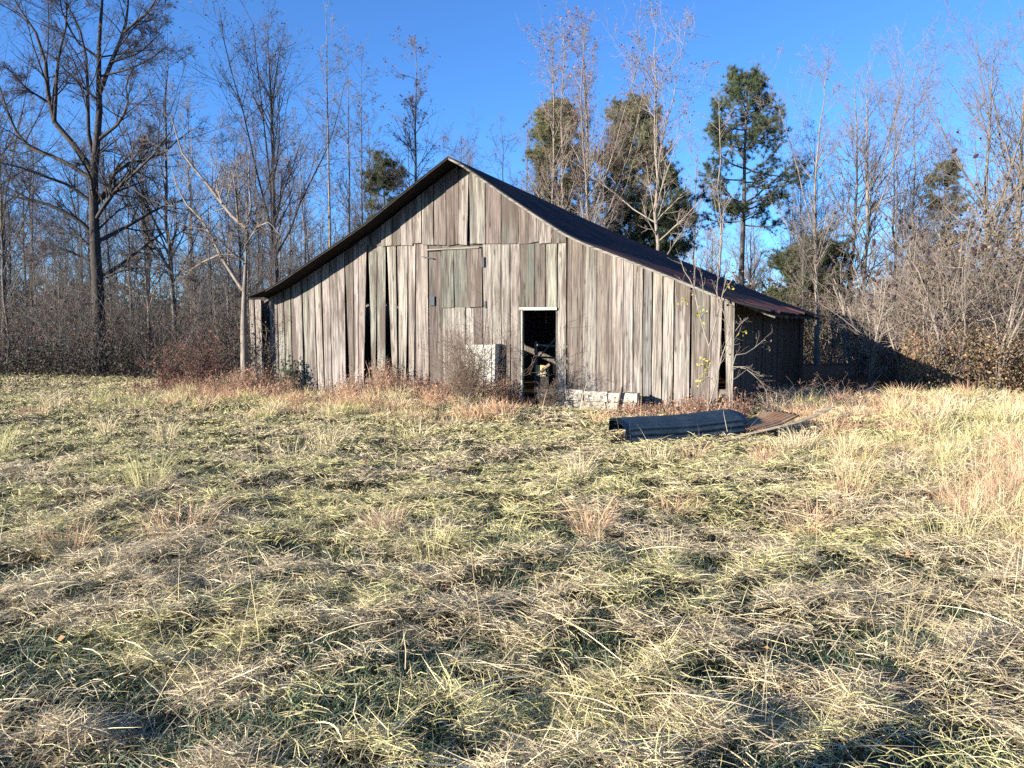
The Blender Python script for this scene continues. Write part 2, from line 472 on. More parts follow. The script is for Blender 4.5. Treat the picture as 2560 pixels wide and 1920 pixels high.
# gable boards lap over the wall below
gb = MB()
GE = [912, 930, 957, 985, 1006, 1035, 1057.5, 1088, 1118, 1150, 1175, 1215, 1255, 1297, 1323.5, 1348, 1380, 1416]
GT = ['', 'd', '', 'd', '', '', '', 'd', 'd', 'p', '', 'd', 'd', 'd', '', 'p', 'd']
for k in range(len(GE) - 1):
    g_ = rg.choice([0.005, 0.007, 0.013]); a0, a1 = Fa(GE[k]) + g_, Fa(GE[k + 1]) - g_
    z0, z1 = roof_z(a0) - 0.055, roof_z(a1) - 0.055
    am = (a0 + a1) / 2
    if a0 < A_PEAK < a1: z0 = z1 = min(z0, z1)
    sh = -0.05 if k == 9 else 0.0
    board(gb, a0, a1, a0 + (0.02 if k == 10 else 0), a1 + sh, z0, z1, bat_z(am) + (rg.choice([0, 0, 0, 0.05]) if k in (5, 8, 9, 10, 11) else 0), -0.030 + rg.normal(0, 0.003), tone=GT[k], bjit=0.012)
a0 = Fa(897) + 0.01; a1 = Fa(912) - 0.004
board(gb, a0, a1, a0, a1, bat_z(a0) + 0.10, roof_z(a1) - 0.055, bat_z(a0), -0.030, tone='', bjit=0.005)
gb.build("gable_wall", M_WOOD, barn)
# loft hatch
ht = empty("hatch_door"); ht.parent = barn
hp = MB()
z_ht = F(1140, 624)[1]
for e0, e1, tone in ((1104.5, 1136, 'gg'), (1136, 1168, 'gg'), (1168, 1206, 'd')):
    px_board(hp, e0, e1, e0 + 1.5, e1 + 1.5, tone, zt=z_ht, zb=z_hb - 0.01, y=-0.027, bjit=0.008)
hp.build("hatch_panel", M_WOOD, ht)
hr = MB()
hr.box((Fa(1069), -0.060, z_ht + 0.004), (Fa(1201), -0.004, z_ht + 0.034), wood_col('p'), 0.3)
hr.build("hatch_rail", M_WOODH, ht)
def plate(parent, x0, x1, y0, y1, yy, name="hinge", tri=False):
    h = MB()
    p = [F(x0, y0), F(x1, y0 if not tri else (y0 + y1) / 2), F(x1, y1), F(x0, y1 if not tri else y0 + 2)]
    V = [(a, yy, z) for a, z in p] + [(a, yy + 0.006, z) for a, z in p]
    h.add(V, [(3, 2, 1, 0), (4, 5, 6, 7), (0, 1, 5, 4), (1, 2, 6, 5), (2, 3, 7, 6), (3, 0, 4, 7)])
    return h.build(name, M_IRON, parent)
plate(ht, 1056, 1084, 641, 648, -0.045, tri=True)
plate(ht, 1206, 1212, 642, 668, -0.036)
plate(ht, 1212, 1216, 752, 770, -0.016)
plate(ht, 1074, 1087, 740, 764, -0.022, "latch_plate")
# door frame
df = MB()
aL, aR = Fa(1301), Fa(1392)
df.box((aL - 0.02, -0.045, z_dt - 0.055), (aR + 0.01, -0.006, z_dt + 0.005), (0.42, 0.40, 0.32), 0.2)
df.build("lintel", M_WOODH, barn)
dj = MB()
dj.box((aL + 0.012, -0.012, -0.05), (aL + 0.05, 0.09, z_dt - 0.058), (0.34, 0.32, 0.26), 0.7)
dj.build("door_jamb", M_WOODIN, barn)
# roof: tin sheets over the two slopes
def roof_mesh(front, back, name, ripple=0.009, th=0.018):
    nS, nT = 26, 640
    def resample(p, n):
        p = np.array(p); L = np.r_[0, np.cumsum(np.hypot(*np.diff(p, axis=0).T))]; L /= L[-1]
        s = np.linspace(0, 1, n)
        return np.stack([np.interp(s, L, p[:, 0]), np.interp(s, L, p[:, 1])], -1)
    f = resample(front, nS); b = resample(back, nS)
    t = np.linspace(0, 1, nT)
    A = f[None, :, 0] * (1 - t[:, None]) + b[None, :, 0] * t[:, None]
    Z = f[None, :, 1] * (1 - t[:, None]) + b[None, :, 1] * t[:, None]
    Y = (-OH + (DEPTH + OH) * t)[:, None] + 0 * A
    s = np.linspace(0, 1, nS)[None, :]
    Z = Z + ripple * np.sin(Y / 0.12 * 2 * math.pi) + 0.012 * np.sin(Y * 1.9 + s * 5) * s * t[:, None] 
    Z = Z + (np.random.default_rng(3).normal(0, 1, (nT // 40 + 1, 1)).repeat(40, 0)[:nT]) * 0.012 * np.clip(s - 0.85, 0, 1) / 0.15 * np.minimum(1, t[:, None] * 20)
    V = np.stack([A, Y, Z], -1).reshape(-1, 3)
    V2 = V - np.array([0, 0, th])
    i = (np.arange(nT - 1)[:, None] * nS + np.arange(nS - 1)[None, :]).ravel()
    Qt = np.stack([i, i + 1, i + nS + 1, i + nS], -1); n = len(V)
    Qb = Qt[:, ::-1] + n
    def strip(e): return np.stack([e[:-1], e[1:], e[1:] + n, e[:-1] + n], -1)
    Qs = [strip(np.arange(nS)), strip(np.arange(nS) + (nT - 1) * nS), strip(np.arange(nT) * nS), strip(np.arange(nT) * nS + nS - 1)]
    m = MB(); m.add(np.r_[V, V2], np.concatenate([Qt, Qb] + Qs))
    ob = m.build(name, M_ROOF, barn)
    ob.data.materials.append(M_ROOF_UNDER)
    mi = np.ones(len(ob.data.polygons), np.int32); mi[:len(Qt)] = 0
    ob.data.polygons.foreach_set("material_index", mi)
    return ob
ridge_back = (RB[0][0], RB[0][1])
left_back = [(ridge_back[0] + (p[0] - A_PEAK), ridge_back[1] + (p[1] - RL[0][1])) for p in RL]
roof_mesh(RR, [ridge_back] + RB[1:], "roof")
roof_mesh(RL, left_back, "roof")
# fascia strips on the raking front edges
def fascia(pts, h, y0, y1, name, col):
    m = MB()
    for (a0, z0), (a1, z1) in zip(pts[:-1], pts[1:]):
        V = [(a0, y0, z0 - 0.022 - h), (a1, y0, z1 - 0.022 - h), (a1, y1, z1 - 0.022 - h), (a0, y1, z0 - 0.022 - h),
             (a0, y0, z0 - 0.021), (a1, y0, z1 - 0.021), (a1, y1, z1 - 0.021), (a0, y1, z0 - 0.021)]
        m.add(V, [(0, 3, 2, 1), (4, 5, 6, 7), (0, 1, 5, 4), (1, 2, 6, 5), (2, 3, 7, 6), (3, 0, 4, 7)], None, np.array(col) * rg.uniform(0.8, 1.15), rg.random())
    return m.build(name, M_WOODH, barn)
fascia(RR[:-1], 0.045, -OH + 0.012, -OH + 0.035, "fascia_board", (0.17, 0.155, 0.135))
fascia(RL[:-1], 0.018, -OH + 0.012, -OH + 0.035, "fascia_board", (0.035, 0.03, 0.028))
# rafters, back wall, side walls, posts
rf = MB()
for y in np.arange(0.12, DEPTH, 0.95):
    k = (y + OH) / (DEPTH + OH)
    for pf, pb in ((RR, [ridge_back] + RB[1:]), (RL, left_back)):
        f = np.array(pf); b = np.array(pb)
        e0 = f[0] * (1 - k) + b[0] * k; e1 = f[-1] * (1 - k) + b[-1] * k
        fm = f[4 if pf is RR else 3]; bm = b[2 if pf is RR else 3]; mm = fm * (1 - k) + bm * k
        for p, q in ((e0, mm), (mm, e1)):
            rf.bar((p[0], y, p[1] - 0.11), (q[0], y, q[1] - 0.11), 0.05, 0.12, wood_col('d'), rg.random(), up=(0, 1, 0))
rf.build("rafter", M_WOODIN, barn)
A_L = Fa(625)
bw = MB()
zs_r = RB[-1][1] - 0.12; 
a = A_L + 0.6
bprof = sorted([(p[0], p[1]) for p in left_back] + RB)
ba = np.array([p[0] for p in bprof]); bz = np.array([p[1] for p in bprof])
a_end = RB[-1][0] - 0.45
a_hole = (Fa(1345, 900, DEPTH) - 0.1, Fa(1345, 900, DEPTH) + 0.9)
while a < a_end:
    w = rg.uniform(0.18, 0.28); e = min(a + w, a_end)
    z = float(np.interp(a, ba, bz)) - 0.09; z2 = float(np.interp(e, ba, bz)) - 0.09
    board(bw, a, e - 0.006, a, e - 0.006, z, z2, 0.0, DEPTH - 0.25, tone='d', warp=0.004)
    a = e
bw.build("back_wall", M_WOOD, barn)
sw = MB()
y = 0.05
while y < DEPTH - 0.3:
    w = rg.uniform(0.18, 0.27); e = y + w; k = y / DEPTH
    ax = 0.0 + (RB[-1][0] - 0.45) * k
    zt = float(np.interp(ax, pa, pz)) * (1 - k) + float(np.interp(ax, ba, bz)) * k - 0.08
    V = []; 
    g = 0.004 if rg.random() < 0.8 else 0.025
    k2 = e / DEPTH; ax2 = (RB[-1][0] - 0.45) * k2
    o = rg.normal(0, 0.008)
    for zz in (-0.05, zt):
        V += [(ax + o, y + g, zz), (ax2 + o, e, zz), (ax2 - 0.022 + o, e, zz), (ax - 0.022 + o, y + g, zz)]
    sw.add(V, [(3, 2, 1, 0), (4, 5, 6, 7), (0, 1, 5, 4), (1, 2, 6, 5), (2, 3, 7, 6), (3, 0, 4, 7)], None, wood_col('d') * 0.5, rg.random())  # board colour halved, painting in the shade on this side of the barn
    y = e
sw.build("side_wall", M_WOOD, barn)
sl = MB()
y = 0.05
while y < DEPTH - 0.3:
    w = rg.uniform(0.18, 0.27); e = y + w; o = rg.normal(0, 0.006)
    k = y / DEPTH; axl = A_L + (left_back[-1][0] - RL[-1][0]) * k
    zt = roof_z(A_L) + (left_back[-1][1] - RL[-1][1]) * k - 0.035
    sl.box((axl + o, y, -0.05), (axl + 0.022 + o, e - 0.006, zt), wood_col('d'), rg.random())
    y = e
sl.build("side_wall", M_WOOD, barn)
for (px, w) in ((1834, 0.13), (1404, 0.14), (1294, 0.10), (1060, 0.14), (900, 0.14), (690, 0.12)):
    p = MB(); a = Fa(px)
    p.box((a - w, 0.03, -0.05), (a, 0.03 + w, roof_z(a) - 0.2), wood_col('d'), rg.random())
    p.build("post", M_WOODIN, barn)
for yy in (3.4, 6.7):
    for aa in (Fa(1417), Fa(896)):
        p = MB(); p.box((aa, yy, -0.05), (aa + 0.15, yy + 0.15, roof_z(aa) - 0.25), wood_col('d'), rg.random()); p.build("post", M_WOODIN, barn)
gt = MB()
for z in (bat_z(aBL) - 0.02,):
    gt.box((Fa(905), 0.031, z - 0.14), (Fa(1410), 0.10, z), wood_col('d'), 0.4)
gt.box((Fa(690), 0.026, 0.35), (aL - 0.03, 0.029 + 0.06, 0.45), wood_col('d'), 0.8)
gt.box((aR + 0.03, 0.026, 0.35), (Fa(1834), 0.029 + 0.06, 0.45), wood_col('d'), 0.1)
gt.build("girt", M_WOODH, barn)

# things just inside the doorway
def local(a, y, z): return B0 + BU * a + BD * y + np.array([0, 0, z])
pen = empty("stall_gate", local(Fa(1345), 0.75, 0), -YAW)
tag(pen, "pale rail gate standing in the dark just inside the barn doorway", "gate")
o_a = Fa(1345)
for zz, n in ((F(1370, 864, 0.75)[1], 0), (F(1370, 894, 0.75)[1], 1)):
    m = MB(); m.bar((Fa(1337, 820, 0.75) - o_a, 0, zz + 0.012), (Fa(1405, 820, 0.75) - o_a + 0.2, 0.02, zz - 0.02), 0.03, 0.045, wood_col('p'), rg.random()); m.build("rail", M_WOODH, pen)
m = MB(); m.box((Fa(1338, 820, .75) - o_a - 0.03, 0.04, -0.02), (Fa(1338, 820, .75) - o_a + 0.03, 0.10, 1.35), wood_col(''), 0.2); m.build("gate_post", M_WOODIN, pen)
m = MB(); m.bar((Fa(1350, 820, .75) - o_a, -0.04, 1.0), (Fa(1391, 820, .75) - o_a, -0.03, 1.42), 0.03, 0.025, wood_col(''), 0.2); m.build("brace", M_WOODH, pen)
crate = empty("wooden_crate", local(Fa(1354, 820, 0.36), 0.36, 0), -YAW)
tag(crate, "yellow tan crate with a pale bent lid catching sun inside the doorway", "crate")
m = MB()
zc0, zc1 = F(1354, 941, 0.36)[1], F(1354, 913, 0.36)[1]
m.box((-0.13, 0.0, 0.03), (0.17, 0.22, zc0), (0.06, 0.05, 0.045), 0.1)
m.build("stand", M_WOODIN, crate)
m = MB()
m.box((-0.13, -0.01, zc0 + 0.003), (0.10, 0.012, zc1), (0.62, 0.48, 0.22), 0.4)
m.box((-0.13, 0.015, zc0 + 0.003), (-0.118, 0.22, zc1 - 0.01), (0.62, 0.48, 0.22), 0.4)
m.box((-0.117, 0.205, zc0 + 0.003), (0.10, 0.22, zc1 - 0.01), (0.6, 0.46, 0.22), 0.4)
m.build("crate_side", M_WOODIN, crate)
m = MB(); m.bar((-0.10, -0.03, zc0 + 0.03), (0.15, -0.05, zc0 + 0.085), 0.05, 0.02, (0.70, 0.66, 0.55), 0.6); m.bar((-0.02, -0.035, zc0 + 0.10), (0.2, -0.02, zc1 + 0.03), 0.03, 0.05, (0.30, 0.22, 0.14), 0.6); m.build("crate_lid", M_WOODIN, crate)

# ------------------------------------------------------------------ things in front of the barn
# low row of pale blocks right of the doorway
sb = empty("stone_step", local(Fa(1345), -0.55, 0), -YAW)
tag(sb, "low row of pale weathered blocks lying in weeds right of the doorway", "step")
def rough_block(x0, x1, y0, y1, z0, z1, seed, col):
    r = np.random.default_rng(seed); n = 14
    m = MB()
    def face(o, u, v, nu, nv):
        s = np.linspace(0, 1, nu + 1); t = np.linspace(0, 1, nv + 1)
        S, T = np.meshgrid(s, t)
        P = np.array(o)[None, None] + S[..., None] * np.array(u) + T[..., None] * np.array(v)
        return P.reshape(-1, 3), [(j * (nu + 1) + i, j * (nu + 1) + i + 1, (j + 1) * (nu + 1) + i + 1, (j + 1) * (nu + 1) + i) for j in range(nv) for i in range(nu)]
    dx, dy, dz = x1 - x0, y1 - y0, z1 - z0
    c = np.array([(x0 + x1) / 2, (y0 + y1) / 2, (z0 + z1) / 2]); hd = np.array([dx, dy, dz]) / 2
    for o, u, v, nu, nv in (((x0, y0, z0), (dx, 0, 0), (0, 0, dz), n, 6), ((x0, y1, z0), (0, -dy, 0), (0, 0, dz), 5, 6), ((x1, y0, z0), (0, dy, 0), (0, 0, dz), 5, 6),
                            ((x0, y0, z1), (dx, 0, 0), (0, dy, 0), n, 5), ((x1, y1, z0), (-dx, 0, 0), (0, 0, dz), n, 6)):
        P, Q = face(o, u, v, nu, nv)
        q = (P - c) / hd                                   # round the arrises a little, then roughen
        e = np.sort(np.abs(q), axis=1)
        P = P - (q * hd) * (np.clip(e[:, 1] - 0.86, 0, 1) * 0.20)[:, None]
        nn = np.stack([fbm(P[:, 0] * 9 + k * 31 + seed, P[:, 1] * 9 + P[:, 2] * 11, 40 + k) - 0.5 for k in range(3)], -1)
        m.add(P + nn * 0.028, Q, None, np.array(col) * r.uniform(0.9, 1.08), r.random())
    return m
o_a = Fa(1345)
def fx(px): return Fa(px, 1000, -0.55) - o_a
zt0 = F(1400, 975, -0.55)[1]
for k, (p0, p1, dz) in enumerate(((1344, 1410, 0.0), (1411, 1458, 0.012), (1459, 1519, -0.006), (1520, 1594, -0.015))):
    rough_block(fx(p0), fx(p1) - 0.005, 0, 0.26, 0.17, zt0 + dz, 60 + k, (0.33, 0.30, 0.245)).build("block", M_STONE, sb, True)
for k, (p0, p1) in enumerate(((1350, 1432), (1433, 1514), (1515, 1590))):
    rough_block(fx(p0), fx(p1) - 0.006, 0.004, 0.26, -0.08, 0.165, 70 + k, (0.30, 0.27, 0.215)).build("block", M_STONE, sb, True)
stick = MB(); stick.bar((fx(1546), -0.03, 0.02), (fx(1556), -0.045, zt0 + 0.10), 0.075, 0.03, (0.17, 0.13, 0.10), 0.4); 
so = stick.build("leaning_board", M_WOODIN, None); so.location = local(o_a, -0.55, 0); so.rotation_euler = (0, 0, -YAW)
tag(so, "short dark board leaning against the pale blocks", "board")

# white cabinet by the wall
DYC = -0.115
oc = Fa(1210, 950, DYC)
cab = empty("metal_cabinet", local(oc, DYC, 0), -YAW + R_(-3))
tag(cab, "old white enamel cabinet with a dark side against the barn wall", "cabinet")
c0, c1 = Fa(1163, 950, DYC) - oc, Fa(1242, 950, DYC) - oc
zc = F(1210, 862, DYC)[1]
m = MB(); m.box((c0, 0.0, -0.04), (c1 - 0.06, 0.09, zc - 0.03), (0.8, 0.8, 0.75)); m.build("cabinet_body", M_ENAMEL, cab)
m = MB(); m.box((c0 - 0.012, -0.012, zc - 0.027), (c1 - 0.062, 0.095, zc), (0.8, 0.8, 0.75)); m.build("cabinet_top", M_ENAMEL, cab)
m = MB(); m.box((c0 + 0.03, -0.02, 0.10), (c1 - 0.12, -0.003, zc - 0.36), (0.8, 0.8, 0.75)); m.box((c0 + 0.03, -0.02, zc - 0.345), (c1 - 0.12, -0.003, zc - 0.06)); m.build("cabinet_door", M_ENAMEL, cab)
m = MB()
V = []
for z, s in ((-0.04, -0.03), (zc + 0.02, 0.0)):
    V += [(c1 - 0.055 + s, -0.06, z), (c1 + s, -0.06, z), (c1 + s, 0.10, z), (c1 - 0.055 + s, 0.10, z)]
BQ = [(3, 2, 1, 0), (4, 5, 6, 7), (0, 1, 5, 4), (1, 2, 6, 5), (2, 3, 7, 6), (3, 0, 4, 7)]
m.add(V, BQ); m.build("edge_panel", M_ENAMEL, cab)
m = MB(); V = []
for z, s in ((-0.04, -0.03), (zc + 0.022, 0.0)):
    V += [(c1 + 0.003 + s, -0.063, z), (c1 + 0.075 + s, -0.03, z), (c1 + 0.075 + s, 0.10, z), (c1 + 0.003 + s, 0.10, z)]
m.add(V, BQ); m.build("side_panel", M_NAVY2, cab)

# dark corrugated sheets folded over, in the grass
def corrugated(name, a, b, prof, rib, amp, mat, label, cat, nrib=160, skew=0.0):
    """prof: (out, up) outline across the sheet, swept from a to b; ribs run along the sweep"""
    a = np.array(a, float); b = np.array(b, float)
    d = b - a; L = np.linalg.norm(d); d = d / L
    sd = np.array([d[1], -d[0], 0]); sd = sd / np.linalg.norm(sd)
    p = np.array(prof, float); S = np.r_[0, np.cumsum(np.hypot(*np.diff(p, axis=0).T))]
    s = np.linspace(0, S[-1], nrib)
    o = np.interp(s, S, p[:, 0]); u = np.interp(s, S, p[:, 1])
    k = np.ones(9) / 9
    o = np.convolve(np.pad(o, 4, 'edge'), k, 'valid'); u = np.convolve(np.pad(u, 4, 'edge'), k, 'valid')
    no = -np.gradient(u); nu = np.gradient(o); l = np.hypot(no, nu); no, nu = -no / l, -nu / l
    w = amp * np.cos(s / rib * 2 * math.pi)
    o2, u2 = o + no * w, u + nu * w
    T = np.linspace(0, 1, 22)
    rr = np.random.default_rng(len(name))
    V = []
    for th in (0, -0.006):
        for t in T:
            w1 = 0.012 * math.sin(t * 7 + 1)
            V.append(sd[None] * (o2 + no * th)[:, None] + np.array([0, 0, 1.0])[None] * (u2 + nu * th + w1)[:, None] + (d * L * t)[None] + d[None] * skew * (o2[:, None] - o2.max()))
    V = np.concatenate(V); nS = len(s); n = nS * len(T)
    i = (np.arange(len(T) - 1)[:, None] * nS + np.arange(nS - 1)[None]).ravel()
    Qt = np.stack([i, i + 1, i + nS + 1, i + nS], -1)
    def strip(e): return np.stack([e[:-1], e[1:], e[1:] + n, e[:-1] + n], -1)
    Q = np.concatenate([Qt, Qt[:, ::-1] + n, strip(np.arange(nS)), strip(np.arange(nS) + (len(T) - 1) * nS), strip(np.arange(len(T)) * nS), strip(np.arange(len(T)) * nS + nS - 1)])
    m = MB(); m.add(V, Q)
    ob = m.build(name, mat, None, True); ob.location = a
    return tag(ob, label, cat)
pa0 = at(1562, 1110, 10.55); pb0 = at(1868, 1088, 11.45)
pa0[2] = 0.04; pb0[2] = 0.08
corrugated("corrugated_sheet", pa0, pb0, [(-1.00, 0.04), (-0.96, 0.21), (-0.65, 0.25), (-0.25, 0.245), (-0.06, 0.20), (0.00, 0.10), (0.05, -0.04)], 0.088, 0.015, M_NAVY,
           "dark blue corrugated metal sheet bent over in the grass", "metal sheet", 190, -0.34)
pa1 = at(1885, 1104, 11.3); pb1 = at(1990, 1080, 12.0); pa1[2] = 0.10; pb1[2] = 0.26
corrugated("rusty_sheet", pa1, pb1, [(-0.55, 0.02), (-0.3, 0.05), (0.0, 0.03), (0.06, 0.0)], 0.07, 0.010, M_RUST,
           "rusty tan corrugated sheet lying half buried right of the dark sheet", "metal sheet", 110)
pa2 = at(1770, 1128, 10.7); pb2 = at(1985, 1095, 11.3); pa2[2] = 0.13; pb2[2] = 0.20
m = MB(); 
P = np.array([[at(1800, 1118, 10.8), at(1870, 1112, 10.9), at(1935, 1100, 11.1), at(1990, 1083, 11.5), at(2040, 1074, 12.0), at(2075, 1070, 12.5)]])
P[0, :, 2] = [0.05, 0.14, 0.20, 0.23, 0.29, 0.36]
for i in range(5):
    m.bar(P[0, i], P[0, i + 1] + (P[0, i + 1] - P[0, i]) * 0.04, 0.10, 0.010, (0.42, 0.33, 0.21), 0.3)
tag(m.build("bent_plank", M_WOODH), "long pale bent strip lying along the front of the rusty sheet", "plank")

# ------------------------------------------------------------------ branching plants
def polyres(P, K):
    P = np.asarray(P, float); L = np.r_[0, np.cumsum(np.linalg.norm(np.diff(P, axis=0), axis=1))]; L /= L[-1]
    s = np.linspace(0, 1, K)
    return np.stack([np.interp(s, L, P[:, k]) for k in range(3)], -1)
def spawn(r, pts, rad, n, t0=0.25, t1=1.0, ang=50, asd=12, L=0.45, Lt=0.5, Lsd=0.25, K=5, up=0.25, jit=0.12, rf=0.6, rmin=0.004, rtip=0.35, lmin=0.0, flat=0.0):
    M, Kp = pts.shape[:2]
    idx = np.repeat(np.arange(M), n); m = len(idx)
    t = r.uniform(t0, t1, m)
    f = t * (Kp - 1); i = np.clip(np.floor(f).astype(int), 0, Kp - 2); w = (f - i)[:, None]
    P0 = pts[idx, i] * (1 - w) + pts[idx, i + 1] * w
    T = nrm(pts[idx, i + 1] - pts[idx, i])
    r0 = rad[idx, i] * (1 - w[:, 0]) + rad[idx, i + 1] * w[:, 0]
    pl = np.linalg.norm(np.diff(pts, axis=1), axis=2).sum(1)[idx]
    ln = np.maximum(pl * L * (1 - Lt * t) * np.exp(r.normal(0, Lsd, m)), lmin)
    a = np.radians(r.normal(ang, asd, m))[:, None]
    rv = r.normal(0, 1, (m, 3)); rv[:, 2] *= (1 - flat)
    pr = nrm(rv - T * (rv * T).sum(1, keepdims=True))
    d = nrm(T * np.cos(a) + pr * np.sin(a))
    out = np.empty((m, K, 3)); out[:, 0] = P0
    for k in range(1, K):
        d = nrm(d + np.array([0, 0, up / K]) + r.normal(0, jit, (m, 3)))
        out[:, k] = out[:, k - 1] + d * (ln / (K - 1))[:, None]
    rs = np.maximum(np.minimum(r0 * rf, r0 * 0.9), rmin)
    rr = rs[:, None] * np.linspace(1, rtip, K)[None]
    return out, np.maximum(rr, rmin * 0.6)
def leaf_quads(mb, r, C, size, col, cvar=0.25, droop=0.0, aspect=0.6):
    m = len(C)
    if not m: return
    u = nrm(r.normal(0, 1, (m, 3)) - np.array([0, 0, droop])); v = r.normal(0, 1, (m, 3)); v = nrm(v - u * (u * v).sum(1, keepdims=True))
    s = (size * np.clip(np.exp(r.normal(-0.08, 0.35, m)), 0.4, 1.6))[:, None]
    nn = np.cross(u, v)
    V = np.stack([C, C + u * s * 0.5 + v * s * aspect * 0.5 + nn * s * 0.08, C + u * s, C + u * s * 0.5 - v * s * aspect * 0.5 + nn * s * 0.08], 1).reshape(-1, 3)
    Q = np.arange(m * 4).reshape(m, 4)
    c = np.asarray(col, float)
    c = c[r.integers(0, len(c), m)] if c.ndim == 2 else np.broadcast_to(c, (m, 3))
    c = c * r.uniform(1 - cvar, 1 + cvar, (m, 1))
    mb.add(V, Q, None, np.repeat(c, 4, axis=0))
BARK_D = np.array([0.060, 0.052, 0.047]); BARK_G = np.array([0.15, 0.13, 0.112]); BARK_P = np.array([0.215, 0.180, 0.146])
LEAF_R = np.array([[0.16, 0.055, 0.05], [0.12, 0.05, 0.05], [0.20, 0.09, 0.06], [0.09, 0.05, 0.045]])
def bare_tree(name, seed, h=13.0, r0=0.11, nl=34, spread=0.30, ang=42, bark=BARK_G, t0=0.25, leaves=0.15, lsize=0.07, fork=0, wob=0.12, trunk=None, limbs=None, n2=7, n3=5, n4=1, up=0.35, lcol=LEAF_R, twig=None):
    """tapered trunk with limbs, branches and twigs; an Empty with a trunk and a crown"""
    r = np.random.default_rng(seed)
    root = empty(name)
    if trunk is None:
        K = 12; z = np.linspace(0, 1, K)
        P = np.stack([np.cumsum(r.normal(0, wob, K)) * 0.5, np.cumsum(r.normal(0, wob, K)) * 0.5, z * h], -1); P[0, :2] = 0
        P = P[None]
    else:
        P = polyres(trunk, 14)[None]
    K = P.shape[1]
    R = (r0 * (1 - np.linspace(0, 1, K)) ** 0.95 * 0.95 + 0.008)[None]; R[:, 0] *= 1.35
    P = P.copy(); P[0, 0, 2] -= 0.25
    L1, R1 = [], []
    if limbs:
        for pts, rr in limbs:
            q = polyres(pts, 8); L1.append(q); R1.append(rr * (1 - np.linspace(0, 1, 8)) ** 0.8 * 0.92 + 0.010)
        L1 = np.array(L1); R1 = np.array(R1)
    if fork:
        fp, fr = spawn(r, P, R, fork, 0.25, 0.55, 22, 5, 0.62, 0.2, 0.1, 8, 0.6, 0.05, 0.5, 0.014, 0.25)
        L1, R1 = (fp, fr) if not len(L1) else (np.concatenate([L1, fp]), np.concatenate([R1, fr]))
    lp, lr = spawn(r, P, R, nl, t0, 0.99, ang, 10, spread, 0.62, 0.22, 6, up, 0.09, 0.45, 0.008)
    big = MB(); tw = MB()
    bc = bark
    big.tubes(P, R, 10, bc)
    if len(L1): big.tubes(L1, R1, 7, bc)
    tcol = bark * 1.05 if twig is None else np.asarray(twig)
    lev1 = [(lp, lr)]
    tw.tubes(lp, lr, 5, tcol)
    if len(L1):
        ep, er = spawn(r, L1, R1, 11, 0.15, 1.0, 45, 14, 0.42, 0.45, 0.25, 6, up, 0.10, 0.45, 0.008)
        tw.tubes(ep, er, 5, tcol); lev1.append((ep, er))
    tips = []
    for p, q in lev1:
        p2, q2 = spawn(r, p, q, n2, 0.2, 1.0, 42, 14, 0.42, 0.45, 0.3, 5, up * 0.8, 0.12, 0.6, 0.0050)
        tw.tubes(p2, q2, 4, tcol)
        p3, q3 = spawn(r, p2, q2, n3, 0.15, 1.0, 42, 16, 0.5, 0.4, 0.3, 4, 0.25, 0.14, 0.7, 0.0040, lmin=0.12)
        tw.tubes(p3, q3, 3, tcol)
        tips.append(p3[:, -1])
        if n4:
            p4, q4 = spawn(r, p3, q3, n4, 0.2, 1.0, 40, 16, 0.55, 0.3, 0.3, 3, 0.2, 0.12, 0.8, 0.0034, lmin=0.10)
            tw.tubes(p4, q4, 3, tcol); tips.append(p4[:, -1])
    tips = np.concatenate(tips)
    big.build("trunk", M_BARK, root, True)
    cr = tw.build("crown", M_TWIG, root, True)
    if leaves > 0:
        lf = MB(); leaf_quads(lf, r, tips[r.random(len(tips)) < leaves], lsize, lcol, 0.3)
        lf.build("dead_leaves", M_LEAF, root)["kind"] = "stuff"
    return root
